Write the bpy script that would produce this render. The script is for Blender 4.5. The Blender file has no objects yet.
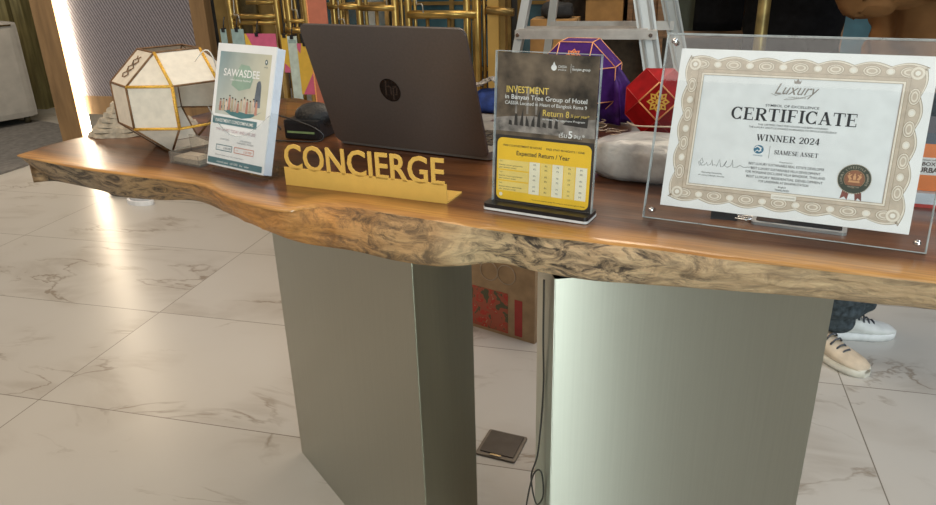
import bpy, bmesh, math, random
from mathutils import Vector, Matrix, noise
SC = bpy.context.scene
COL = SC.collection
R = math.radians
# ------------------------------------------------------------------ camera
cam = bpy.data.cameras.new('camera'); co = bpy.data.objects.new('camera', cam); COL.objects.link(co)
cam.sensor_width = 36; cam.lens = 732/936*36; cam.clip_start = .02
def cam_matrix(pitch, roll):
    f = Vector((0, math.cos(pitch), -math.sin(pitch))); r = Vector((1,0,0)); d = f.cross(r)
    r2 = r*math.cos(roll)+d*math.sin(roll); d2 = d*math.cos(roll)-r*math.sin(roll)
    m = Matrix.Identity(4)
    for i in range(3): m[i][0] = r2[i]; m[i][1] = -d2[i]; m[i][2] = -f[i]
    return m
TILT = cam_matrix(R(22.62), R(1.554))
co.matrix_world = Matrix.Translation((0,0,1.26)) @ TILT
SC.camera = co
# ------------------------------------------------------------------ world, lights, exposure
SC.view_settings.view_transform = 'Standard'; SC.view_settings.look = 'None'
SC.view_settings.gamma = 1; SC.view_settings.exposure = 0.0; SC.view_settings.use_curve_mapping = False
w = bpy.data.worlds.new('World'); SC.world = w; w.use_nodes = True
w.node_tree.nodes['Background'].inputs[0].default_value = (.95,.93,.9,1)
w.node_tree.nodes['Background'].inputs[1].default_value = .2
def area(name, loc, target, sx, sy, power, color):
    l = bpy.data.lights.new(name, 'AREA'); l.shape = 'RECTANGLE'; l.size = sx; l.size_y = sy; l.energy = power; l.color = color
    o = bpy.data.objects.new(name, l); COL.objects.link(o); o.location = loc
    o.rotation_euler = (Vector(target)-Vector(loc)).to_track_quat('-Z','Y').to_euler(); return o
area('window_daylight', (.92,-2.6,1.5), (.92,0,1.5), 1.15, 3.0, 100, (.84,.985,.98))
area('ceiling_lamp_warm', (-1.8,1.0,3.0), (-1.2,2.2,0), 1.6, 1.6, 34, (1,.78,.53))
area('ceiling_lamp_table', (.6,2.6,3.0), (.2,1.4,.9), 1.2, 1.2, 32, (1,.84,.64))
area('ceiling_lamp_back', (.6,4.2,3.0), (.6,4.6,.6), 2.4, .8, 13, (1,.84,.62))
area('ceiling_lamp_right', (2.6,1.2,3.0), (1.6,1.8,0), 1.2, 1.2, 46, (.84,.92,1))
area('lounge_fill', (-3.0,4.3,3.0), (-3.4,5.6,.4), 1.4, 1.4, 42, (1,.87,.7))  # added fill light, lifts the armchair and the slat screen
area('acrylic_haze_fill', (-1.3,-2.6,3.75), (.5,1,1.4), 3.4, 1.3, 34, (1,.93,.85))  # unseen fill added so the certificate's acrylic reflects a pale haze

# ------------------------------------------------------------------ materials
SC.cycles.transparent_max_bounces = 40
def nn(nt, t, **kw):
    n = nt.nodes.new(t)
    for k, v in kw.items(): setattr(n, k, v)
    return n
MATS = {}
def mat(name, col, rough=.5, metal=0, var=.06, scale=30, bump=0, emit=0, spec=.5, coat=0, stretch=None, aniso=0, sheen=0, trans=0):
    if name in MATS: return MATS[name]
    m = bpy.data.materials.new(name); m.use_nodes = True; nt = m.node_tree; b = nt.nodes['Principled BSDF']
    tc = nn(nt,'ShaderNodeTexCoord'); mp = nn(nt,'ShaderNodeMapping'); nt.links.new(tc.outputs['Object'], mp.inputs[0])
    if stretch: mp.inputs['Scale'].default_value = stretch
    no = nn(nt,'ShaderNodeTexNoise'); no.inputs['Scale'].default_value = scale; no.inputs['Detail'].default_value = 5
    nt.links.new(mp.outputs[0], no.inputs[0])
    cr = nn(nt,'ShaderNodeValToRGB')
    c0 = [max(0,c*(1-var*2)) for c in col[:3]]; c1 = [min(1,c*(1+var*2)) for c in col[:3]]
    cr.color_ramp.elements[0].position = .3; cr.color_ramp.elements[1].position = .7
    cr.color_ramp.elements[0].color = (*c0,1); cr.color_ramp.elements[1].color = (*c1,1)
    nt.links.new(no.outputs[0], cr.inputs[0]); nt.links.new(cr.outputs[0], b.inputs['Base Color'])
    b.inputs['Roughness'].default_value = rough; b.inputs['Metallic'].default_value = metal
    b.inputs['Specular IOR Level'].default_value = spec; b.inputs['Coat Weight'].default_value = coat
    b.inputs['Coat Roughness'].default_value = .08; b.inputs['Anisotropic'].default_value = aniso
    b.inputs['Sheen Weight'].default_value = sheen; b.inputs['Transmission Weight'].default_value = trans
    if bump:
        bp = nn(nt,'ShaderNodeBump'); bp.inputs['Strength'].default_value = bump; bp.inputs['Distance'].default_value = .01
        nt.links.new(no.outputs[0], bp.inputs['Height']); nt.links.new(bp.outputs[0], b.inputs['Normal'])
    if emit:
        b.inputs['Emission Color'].default_value = (*col[:3],1); b.inputs['Emission Strength'].default_value = emit
    MATS[name] = m; return m

def clear(name, tint=(1,1,1), gloss=.06, rough=.02, diff=0, dcol=(.8,.8,.8)):
    """clear plastic: see-through, fresnel gloss, optional milky share"""
    m = bpy.data.materials.new(name); m.use_nodes = True; nt = m.node_tree; nt.nodes.remove(nt.nodes['Principled BSDF'])
    out = nt.nodes['Material Output']
    tr = nn(nt,'ShaderNodeBsdfTransparent'); tr.inputs[0].default_value = (*tint,1)
    gl = nn(nt,'ShaderNodeBsdfGlossy'); gl.inputs['Roughness'].default_value = rough
    fr0 = nn(nt,'ShaderNodeFresnel'); fr0.inputs[0].default_value = 1.49; ge = nn(nt,'ShaderNodeNewGeometry')
    inv = nn(nt,'ShaderNodeMath', operation='SUBTRACT'); inv.inputs[0].default_value = 1; nt.links.new(ge.outputs['Backfacing'], inv.inputs[1])
    fr = nn(nt,'ShaderNodeMath', operation='MULTIPLY'); nt.links.new(fr0.outputs[0], fr.inputs[0]); nt.links.new(inv.outputs[0], fr.inputs[1])
    tcn = nn(nt,'ShaderNodeTexCoord'); no = nn(nt,'ShaderNodeTexNoise'); no.inputs['Scale'].default_value = 40
    nt.links.new(tcn.outputs['Object'], no.inputs[0])
    mx = nn(nt,'ShaderNodeMixShader'); nt.links.new(fr.outputs[0], mx.inputs[0]); nt.links.new(tr.outputs[0], mx.inputs[1]); nt.links.new(gl.outputs[0], mx.inputs[2])
    last = mx
    if diff:
        di = nn(nt,'ShaderNodeBsdfDiffuse'); di.inputs[0].default_value = (*dcol,1)
        mm = nn(nt,'ShaderNodeMath', operation='MULTIPLY'); nt.links.new(no.outputs[0], mm.inputs[0]); mm.inputs[1].default_value = diff*2
        m2 = nn(nt,'ShaderNodeMixShader'); nt.links.new(mm.outputs[0], m2.inputs[0])
        nt.links.new(mx.outputs[0], m2.inputs[1]); nt.links.new(di.outputs[0], m2.inputs[2]); last = m2
    nt.links.new(last.outputs[0], out.inputs[0]); MATS[name] = m; return m

# ------------------------------------------------------------------ mesh builder
FONT_CACHE = {}
def text_mesh(body, bold=0.0):
    key = (body, bold)
    if key in FONT_CACHE: return FONT_CACHE[key]
    cu = bpy.data.curves.new('t','FONT'); cu.body = body; cu.resolution_u = 3; cu.offset = bold
    o = bpy.data.objects.new('t', cu); COL.objects.link(o)
    dg = bpy.context.evaluated_depsgraph_get(); dg.update()
    me = bpy.data.meshes.new_from_object(o.evaluated_get(dg))
    vs = [(v.co.x, v.co.y) for v in me.vertices]; fs = [tuple(p.vertices) for p in me.polygons]
    bpy.data.objects.remove(o); bpy.data.curves.remove(cu); bpy.data.meshes.remove(me)
    if vs:
        x0 = min(v[0] for v in vs); vs = [(v[0]-x0, v[1]) for v in vs]
    FONT_CACHE[key] = (vs, fs); return vs, fs

class MB:
    def __init__(s): s.bm = bmesh.new(); s.mi = 0; s.M = Matrix.Identity(4)
    def v(s, p): return s.bm.verts.new(s.M @ Vector(p))
    def f(s, vs, smooth=False):
        try: fc = s.bm.faces.new(vs)
        except ValueError: return None
        fc.material_index = s.mi; fc.smooth = smooth; return fc
    def box(s, lo, hi, rot=None, piv=None, bev=0):
        c = [(x,y,z) for z in (lo[2],hi[2]) for y in (lo[1],hi[1]) for x in (lo[0],hi[0])]
        if rot is not None:
            pv = Vector(piv) if piv else (Vector(lo)+Vector(hi))/2
            c = [rot @ (Vector(q)-pv) + pv for q in c]
        vs = [s.v(q) for q in c]; fs = []
        for a in ((0,2,3,1),(4,5,7,6),(0,1,5,4),(2,6,7,3),(0,4,6,2),(1,3,7,5)): fs.append(s.f([vs[i] for i in a]))
        if bev:
            es = list({e for f in fs for e in f.edges})
            r = bmesh.ops.bevel(s.bm, geom=es, offset=bev, segments=2, affect='EDGES', profile=.7)
            for f in r['faces']: f.material_index = s.mi
        return s
    def tube(s, pts, r, n=8, cap=True, close=False):
        pts = [Vector(p) for p in pts]; rs = r if isinstance(r,(list,tuple)) else [r]*len(pts)
        rings = []; up = None
        for i, p in enumerate(pts):
            a = pts[(i-1)%len(pts)] if (i or close) else p; b = pts[(i+1)%len(pts)] if (i < len(pts)-1 or close) else p
            t = (b-a); t = t.normalized() if t.length > 1e-9 else Vector((0,0,1))
            if up is None: up = t.orthogonal().normalized()
            up = (up-t*up.dot(t)); up = up.normalized() if up.length > 1e-6 else t.orthogonal().normalized()
            sd = t.cross(up)
            rings.append([s.v(p+(up*math.cos(2*math.pi*k/n)+sd*math.sin(2*math.pi*k/n))*rs[i]) for k in range(n)])
        m = len(rings)
        for i in range(m if close else m-1):
            A, B = rings[i], rings[(i+1)%m]
            for k in range(n): s.f([A[k],A[(k+1)%n],B[(k+1)%n],B[k]], True)
        if cap and not close: s.f(rings[0][::-1]); s.f(rings[-1])
        return s
    def cyl(s, p0, p1, r, n=16): return s.tube([p0,p1], r, n)
    def sphere(s, c, r, n=12, m=8):
        rx, ry, rz = r if isinstance(r,(list,tuple)) else (r,r,r); rings = []
        for j in range(1,m):
            a = math.pi*j/m
            rings.append([s.v((c[0]+rx*math.sin(a)*math.cos(2*math.pi*k/n), c[1]+ry*math.sin(a)*math.sin(2*math.pi*k/n), c[2]+rz*math.cos(a))) for k in range(n)])
        t = s.v((c[0],c[1],c[2]+rz)); b = s.v((c[0],c[1],c[2]-rz))
        for k in range(n):
            s.f([t,rings[0][k],rings[0][(k+1)%n]],True); s.f([b,rings[-1][(k+1)%n],rings[-1][k]],True)
            for j in range(m-2): s.f([rings[j][k],rings[j+1][k],rings[j+1][(k+1)%n],rings[j][(k+1)%n]],True)
        return s
    def prism(s, poly, z0, z1, axis='z'):
        def q(p,z): return (p[0],p[1],z) if axis=='z' else (p[0],z,p[1])
        A = [s.v(q(p,z0)) for p in poly]; B = [s.v(q(p,z1)) for p in poly]; n = len(poly)
        s.f(A[::-1]); s.f(B)
        for i in range(n): s.f([A[i],A[(i+1)%n],B[(i+1)%n],B[i]])
        return s
    def flat(s, poly, y=0.0):                       # polygon in the x-z plane facing -y
        s.f([s.v((p[0],y,p[1])) for p in poly]); return s
    def rect(s, x0, z0, x1, z1, y=0.0): return s.flat([(x0,z0),(x1,z0),(x1,z1),(x0,z1)], y)
    def disc(s, cx, cz, rx, rz=None, y=0.0, n=24): 
        rz = rz or rx
        return s.flat([(cx+rx*math.cos(2*math.pi*k/n), cz+rz*math.sin(2*math.pi*k/n)) for k in range(n)], y)
    def text(s, body, x, z, h=None, width=None, y=0.0, bold=0.0, align='L', shear=0.0, thick=0.0):
        vs, fs = text_mesh(body, bold)
        if not vs: return s
        w = max(p[0] for p in vs)
        k = (h/.73) if h else width/w
        kx = (width/w) if width else k
        off = 0 if align=='L' else (-w*kx/2 if align=='C' else -w*kx)
        P = [(x+off+p[0]*kx+p[1]*k*shear, z+p[1]*k) for p in vs]
        A = [s.v((p[0],y,p[1])) for p in P]
        for f in fs: s.f([A[i] for i in f])
        if thick:
            B = [s.v((p[0],y+thick,p[1])) for p in P]; cnt = {}
            for f in fs:
                s.f([B[i] for i in reversed(f)])
                for i in range(len(f)):
                    e = (f[i],f[(i+1)%len(f)]); cnt[e] = 1
            for (a,b) in cnt:
                if (b,a) not in cnt: s.f([A[b],A[a],B[a],B[b]])
        return s
    def stroke(s, pts, ws, y=0.0):
        ws = ws if isinstance(ws,(list,tuple)) else [ws]*len(pts)
        L = []
        for i,p in enumerate(pts):
            a = pts[max(0,i-1)]; b = pts[min(len(pts)-1,i+1)]
            d = Vector((b[0]-a[0],b[1]-a[1])); d = d.normalized() if d.length else Vector((1,0)); n_ = Vector((-d.y,d.x))*ws[i]/2
            L.append((s.v((p[0]+n_.x,y,p[1]+n_.y)), s.v((p[0]-n_.x,y,p[1]-n_.y))))
        for i in range(len(L)-1): s.f([L[i][0],L[i][1],L[i+1][1],L[i+1][0]])
        return s
    def build(s, name, mats, parent=None, loc=(0,0,0), rot=(0,0,0), smooth=False, recalc=True):
        if recalc: bmesh.ops.recalc_face_normals(s.bm, faces=s.bm.faces[:])
        me = bpy.data.meshes.new(name); s.bm.to_mesh(me); s.bm.free()
        for m in (mats if isinstance(mats,(list,tuple)) else [mats]): me.materials.append(m)
        if smooth:
            for p in me.polygons: p.use_smooth = True
        o = bpy.data.objects.new(name, me); COL.objects.link(o)
        if parent: o.parent = parent
        o.location = loc; o.rotation_euler = rot; return o
def tag(o, label, cat, group=None):
    o['label'] = label; o['category'] = cat
    if group: o['group'] = group
    return o
def thing(name, label, cat, loc=(0,0,0), rot=(0,0,0), group=None):
    o = bpy.data.objects.new(name, None); o.empty_display_size = .05; COL.objects.link(o)
    o.location = loc; o.rotation_euler = rot; return tag(o, label, cat, group)
def struct(o): o['kind'] = 'structure'; return o
def dup(root, loc=None, rot=None, label=None, scale=None):
    r = root.copy(); COL.objects.link(r)
    if loc is not None: r.location = loc
    if rot is not None: r.rotation_euler = rot
    if label: r['label'] = label
    if scale: r.scale = scale
    for ch in list(root.children):
        c = ch.copy(); COL.objects.link(c); c.parent = r
        for g in list(ch.children):
            d = g.copy(); COL.objects.link(d); d.parent = c
    return r
def skin_mesh(name, verts, edges, radii, material, parent, sub=2, root=0, edit=None):
    me = bpy.data.meshes.new(name+'_cage'); me.from_pydata([tuple(v) for v in verts], edges, [])
    o = bpy.data.objects.new(name, me); COL.objects.link(o)
    md = o.modifiers.new('skin','SKIN'); md.use_smooth_shade = True
    for i, sv in enumerate(me.skin_vertices[0].data):
        r = radii[i]; sv.radius = r if isinstance(r,(list,tuple)) else (r,r); sv.use_root = (i == root)
    ss = o.modifiers.new('sub','SUBSURF'); ss.levels = sub; ss.render_levels = sub
    dg = bpy.context.evaluated_depsgraph_get(); dg.update()
    m2 = bpy.data.meshes.new_from_object(o.evaluated_get(dg)); m2.name = name
    o.modifiers.clear(); o.data = m2; bpy.data.meshes.remove(me)
    m2.materials.clear(); m2.materials.append(material)
    if edit:
        for v in m2.vertices: v.co = edit(v.co.copy(), v.normal.copy())
    for p in m2.polygons: p.use_smooth = True
    o.parent = parent; return o

# common materials
gold = mat('gold_tube', (.42,.28,.085), .3, .85, .2, 9)
gold_dark = mat('aged_gold', (.3,.2,.07), .35, .8, .15, 10)
gold_ribbon = mat('gold_ribbon', (.75,.42,.06), .35, .35, .15, 300, .3)
orange_trim = mat('orange_trim', (.85,.36,.14), .5, 0, .1, 200)
white_paper = mat('white_paper', (.85,.85,.86), .55, 0, .015, 40)
ink = mat('black_ink', (.02,.02,.025), .6, 0, .1)
black_plastic = mat('black_plastic', (.015,.015,.017), .35, 0, .1, 60)
acrylic = clear('clear_acrylic', (.975,.98,.98))
acrylic_edge = clear('acrylic_edge', (.75,.8,.8), diff=.32, dcol=(.75,.8,.82))
chrome = mat('polished_steel', (.75,.75,.76), .15, 1, .04)
cardboard = mat('cardboard', (.36,.22,.11), .8, 0, .08, 25)
skin_m = mat('skin', (.55,.34,.24), .5, 0, .05)
hair_m = mat('dark_hair', (.015,.011,.009), .45, 0, .2, 80)

# ------------------------------------------------------------------ floor
def floor_material():
    m = bpy.data.materials.new('marble_tiles'); m.use_nodes = True; nt = m.node_tree; b = nt.nodes['Principled BSDF']; L = nt.links.new
    tc = nn(nt,'ShaderNodeTexCoord')
    sep = nn(nt,'ShaderNodeSeparateXYZ'); L(tc.outputs['Object'], sep.inputs[0])
    def M(op, a, b_=None, c=None):
        n = nn(nt,'ShaderNodeMath', operation=op)
        for i, q in enumerate((a,b_,c)):
            if q is None: continue
            if isinstance(q,(int,float)): n.inputs[i].default_value = q
            else: L(q, n.inputs[i])
        return n.outputs[0]
    u = M('DIVIDE', M('SUBTRACT', sep.outputs[0], -1.794), 1.2); v = M('DIVIDE', M('SUBTRACT', sep.outputs[1], 1.522), .6)
    def joint(q, size):
        fr = M('FRACT', q); d = M('MINIMUM', fr, M('SUBTRACT', 1, fr)); return M('LESS_THAN', M('MULTIPLY', d, size), .0017)
    grout = M('MAXIMUM', joint(u,1.2), joint(v,.6))
    cell = nn(nt,'ShaderNodeCombineXYZ'); L(M('FLOOR',u), cell.inputs[0]); L(M('FLOOR',v), cell.inputs[1])
    wn = nn(nt,'ShaderNodeTexWhiteNoise'); L(cell.outputs[0], wn.inputs[0])
    sc = nn(nt,'ShaderNodeVectorMath', operation='SCALE'); L(wn.outputs['Color'], sc.inputs[0]); sc.inputs[3].default_value = 23
    ad = nn(nt,'ShaderNodeVectorMath', operation='ADD'); L(tc.outputs['Object'], ad.inputs[0]); L(sc.outputs[0], ad.inputs[1])
    rt = nn(nt,'ShaderNodeMapping'); rt.inputs['Rotation'].default_value = (0,0,R(35)); rt.inputs['Scale'].default_value = (.7,1.7,1); L(ad.outputs[0], rt.inputs[0])
    def vein(scale, width, dist):
        n1 = nn(nt,'ShaderNodeTexNoise'); n1.inputs['Scale'].default_value = scale; n1.inputs['Detail'].default_value = 6; n1.inputs['Roughness'].default_value = .55
        n1.inputs['Distortion'].default_value = dist; L(rt.outputs[0], n1.inputs[0])
        a = M('ABSOLUTE', M('SUBTRACT', n1.outputs[0], .5))
        mr = nn(nt,'ShaderNodeMapRange'); mr.inputs[1].default_value = 0; mr.inputs[2].default_value = width; mr.inputs[3].default_value = 1; mr.inputs[4].default_value = 0
        L(a, mr.inputs[0]); return mr.outputs[0]
    n3 = nn(nt,'ShaderNodeTexNoise'); n3.inputs['Scale'].default_value = 2.2; n3.inputs['Detail'].default_value = 3; L(ad.outputs[0], n3.inputs[0])
    msk = nn(nt,'ShaderNodeMapRange'); msk.inputs[1].default_value = .49; msk.inputs[2].default_value = .63; L(n3.outputs[0], msk.inputs[0])
    v1 = M('MULTIPLY', vein(1.6,.012,.6), msk.outputs[0]); v2 = M('MULTIPLY', M('MULTIPLY', vein(2.3,.09,.8), msk.outputs[0]), .28)
    vv = M('MINIMUM', M('ADD', M('MULTIPLY', v1,.85), v2), .85)
    base = nn(nt,'ShaderNodeMixRGB'); base.inputs[1].default_value = (.56,.535,.50,1); base.inputs[2].default_value = (.49,.455,.41,1); L(n3.outputs[0], base.inputs[0])
    mv = nn(nt,'ShaderNodeMixRGB'); L(vv, mv.inputs[0]); L(base.outputs[0], mv.inputs[1]); mv.inputs[2].default_value = (.235,.185,.14,1)
    mg = nn(nt,'ShaderNodeMixRGB'); L(grout, mg.inputs[0]); L(mv.outputs[0], mg.inputs[1]); mg.inputs[2].default_value = (.2,.17,.14,1)
    L(mg.outputs[0], b.inputs['Base Color']); b.inputs['Roughness'].default_value = .29; b.inputs['Specular IOR Level'].default_value = .6
    return m
f = MB(); f.box((-7,-4.5,-.05),(9,9,0))
struct(f.build('floor', floor_material(), rot=(0,0,R(-14.93))))
# ------------------------------------------------------------------ wall behind (dark glazed shop front)
YW = R(-15)
WB = (-.6+3.6*math.sin(R(15)), 3.4+3.6*math.cos(R(15)), 0)
f = MB(); f.box((-6.5,0,0),(6.5,.12,3.2))
struct(f.build('wall_back', mat('dark_wall', (.035,.035,.034), .6, 0, .3, 3), loc=WB, rot=(0,0,YW)))
f = MB(); f.box((0,-6,0),(.12,9,3.2)); struct(f.build('added_wall_right', mat('olive_wall', (.06,.042,.016), .6, 0, .2, 3), loc=(3.7,0,0)))  # unseen dark wall, added to block ambient light and darken the left pedestal's reflection
teal_glass = mat('teal_glass', (.03,.085,.11), .15, 0, .6, 2.2, spec=.8)
for i, (u0,u1) in enumerate(((-1.9,-1.05),(-.95,.1),(.2,1.3),(2.55,3.6))):
    f = MB(); f.rect(u0,.25,u1,2.2,-.012)
    wn_ = f.build('window_%d'%(i+1), teal_glass, loc=WB, rot=(0,0,YW)); struct(wn_)
    g = MB()
    for x in (u0,(u0+u1)/2,u1): g.box((x-.02,-.04,.2),(x+.02,0,2.25))
    for z in (.22,.8,1.2,2.2): g.box((u0,-.035,z-.015),(u1,0,z+.015))
    g.build('window_frame', gold_dark, wn_)

# ------------------------------------------------------------------ the table
T = .89
TO = Vector((-.1,1.4,0)); TY = R(-25.5)
TM = Matrix.Translation(TO) @ Matrix.Rotation(TY,4,'Z'); TI = TM.inverted()
table = thing('slab_table', 'live-edge wooden slab table on two brushed metal pedestals', 'table', TO, (0,0,TY))
FT = [(-.92,1.473),(-.817,1.41),(-.713,1.35),(-.552,1.277),(-.465,1.232),(-.385,1.148),(-.29,1.082),(-.255,1.092),(-.22,1.100),(-.167,1.089),(-.134,1.068),(-.074,1.036),(-.002,.996),(.043,.972),(.1,.944),(.143,.929),(.215,.899),(.28,.873),(.329,.848),(.395,.823),(.461,.795),(.541,.764),(.75,.67),(.95,.6),(1.02,.66)]
FB = [(-.884,1.508),(-.80,1.46),(-.733,1.418),(-.674,1.375),(-.591,1.349),(-.512,1.335),(-.424,1.25),(-.333,1.158),(-.267,1.103),(-.179,1.063),(-.116,1.023),(-.055,.996),(-.018,.993),(.047,1.0),(.095,.968),(.167,.932),(.236,.914),(.388,.876),(.458,.857),(.524,.835),(.586,.815),(.78,.73),(.95,.66),(1.0,.70)]
BT = [(-.92,1.473),(-.905,1.515),(-.899,1.548),(-.866,1.607),(-.838,1.625),(-.78,1.66),(-.70,1.78),(-.6,1.93),(-.481,2.027),(-.375,1.95),(-.2,1.91),(.033,1.86),(.18,1.75),(.302,1.645),(.386,1.592),(.6,1.48),(.85,1.36),(1.1,1.2),(1.12,1.0),(1.02,.66)]
def resample(pts, n):
    P = [Vector((*p,0)) for p in pts]; d = [0]
    for a,b in zip(P,P[1:]): d.append(d[-1]+(b-a).length)
    out = []; k = 0
    for i in range(n):
        t = d[-1]*i/(n-1)
        while k < len(P)-2 and d[k+1] < t: k += 1
        q = (t-d[k])/max(1e-9,d[k+1]-d[k])
        p0 = P[max(0,k-1)]; p1 = P[k]; p2 = P[k+1]; p3 = P[min(len(P)-1,k+2)]
        h = .5*((2*p1)+(p2-p0)*q+(2*p0-5*p1+4*p2-p3)*q*q+(3*p1-p0-3*p2+p3)*q**3)
        out.append(h)
    return out
N = 260
ft, fb, bt = resample(FT,N), resample(FB,N), resample(BT,N)
me_b = bmesh.new(); dl = me_b.verts.layers.float.new('rim')
ACR = [0,.008,.02,.04,.08,.14,.22,.35,.5,.65,.8,.92,1]
rings = []
for i in range(N):
    F, B, Fb = ft[i], bt[i], fb[i]; Bb = B+(F-B)*.06 if (F-B).length > .02 else Fb
    ring = []
    for a in ACR:
        p = F.lerp(B,a); z = T-(.0035 if a == 0 else 0); ring.append((p.x,p.y,z,(F-B).length*a))
    for q in (.35,.75):
        p = B.lerp(Bb,q); ring.append((p.x,p.y,T-.065*q,.3))
    for a in (0,.5,1):
        p = Bb.lerp(Fb,a); ring.append((p.x,p.y,T-.065,.3))
    for q in (.86,.72,.58,.44,.3,.16,.07):
        p = Fb.lerp(F,1-q); nrm = (F-B); nrm = nrm.normalized() if nrm.length > 1e-6 else Vector((-1,-.3,0))
        P3 = Vector((p.x*9,p.y*9,q*2))
        amp = .011*noise.noise(P3)+.007*noise.noise(P3*3.1)+.004*noise.noise(P3*8)+.010*math.sin(math.pi*q)
        p = p+nrm*amp*min(1,i/12)*(1 if q > .1 else .4); ring.append((p.x,p.y,T-.065*q,0))
    rv = []
    for (x,y,z,d_) in ring:
        vv = me_b.verts.new(TI @ Vector((x,y,z))); vv[dl] = d_; rv.append(vv)
    rings.append(rv)
n = len(rings[0]); nt_ = len(ACR)
for i in range(N-1):
    for k in range(n):
        a,b = rings[i],rings[i+1]; k2 = (k+1)%n
        try: fc = me_b.faces.new([a[k],a[k2],b[k2],b[k]])
        except ValueError: continue
        fc.smooth = True; fc.material_index = 0 if k < nt_-1 else 1
for rv in (rings[0],rings[-1]):
    try: fc = me_b.faces.new(rv); fc.material_index = 1
    except ValueError: pass
bmesh.ops.recalc_face_normals(me_b, faces=me_b.faces[:])
me = bpy.data.meshes.new('tabletop'); me_b.to_mesh(me); me_b.free()
def wood_top():
    m = bpy.data.materials.new('walnut_slab_top'); m.use_nodes = True; nt = m.node_tree; b = nt.nodes['Principled BSDF']; L = nt.links.new
    tc = nn(nt,'ShaderNodeTexCoord'); mp = nn(nt,'ShaderNodeMapping'); mp.inputs['Scale'].default_value = (1.1,9,9); L(tc.outputs['Object'], mp.inputs[0])
    n1 = nn(nt,'ShaderNodeTexNoise'); n1.inputs['Scale'].default_value = 3.2; n1.inputs['Detail'].default_value = 8; n1.inputs['Distortion'].default_value = .8; L(mp.outputs[0], n1.inputs[0])
    mp2 = nn(nt,'ShaderNodeMapping'); mp2.inputs['Scale'].default_value = (3,70,70); L(tc.outputs['Object'], mp2.inputs[0])
    n2 = nn(nt,'ShaderNodeTexNoise'); n2.inputs['Scale'].default_value = 3; n2.inputs['Detail'].default_value = 4; L(mp2.outputs[0], n2.inputs[0])
    heart = nn(nt,'ShaderNodeValToRGB'); e = heart.color_ramp.elements
    e[0].position = .3; e[0].color = (.060,.019,.008,1); e[1].position = .72; e[1].color = (.23,.088,.029,1)
    sap = nn(nt,'ShaderNodeValToRGB'); e = sap.color_ramp.elements
    e[0].position = .3; e[0].color = (.44,.19,.05,1); e[1].position = .7; e[1].color = (.70,.37,.115,1)
    L(n1.outputs[0], heart.inputs[0]); L(n1.outputs[0], sap.inputs[0])
    at = nn(nt,'ShaderNodeAttribute'); at.attribute_name = 'rim'
    ma = nn(nt,'ShaderNodeMath', operation='MULTIPLY_ADD'); L(n1.outputs[0], ma.inputs[0]); ma.inputs[1].default_value = .05; L(at.outputs['Fac'], ma.inputs[2])
    mr = nn(nt,'ShaderNodeMapRange'); mr.inputs[1].default_value = .05; mr.inputs[2].default_value = .088; L(ma.outputs[0], mr.inputs[0])
    mx = nn(nt,'ShaderNodeMixRGB'); L(mr.outputs[0], mx.inputs[0]); L(sap.outputs[0], mx.inputs[1]); L(heart.outputs[0], mx.inputs[2])
    ml = nn(nt,'ShaderNodeMixRGB', blend_type='MULTIPLY'); ml.inputs[0].default_value = .45; L(mx.outputs[0], ml.inputs[1])
    cr = nn(nt,'ShaderNodeValToRGB'); cr.color_ramp.elements[0].position = .3; cr.color_ramp.elements[0].color = (.35,.3,.28,1); cr.color_ramp.elements[1].position = .6; L(n2.outputs[0], cr.inputs[0]); L(cr.outputs[0], ml.inputs[2])
    L(ml.outputs[0], b.inputs['Base Color']); b.inputs['Roughness'].default_value = .3; b.inputs['Coat Weight'].default_value = .5; b.inputs['Coat Roughness'].default_value = .16
    bp = nn(nt,'ShaderNodeBump'); bp.inputs['Strength'].default_value = .08; bp.inputs['Distance'].default_value = .004; L(n2.outputs[0], bp.inputs['Height']); L(bp.outputs[0], b.inputs['Normal'])
    return m
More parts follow.
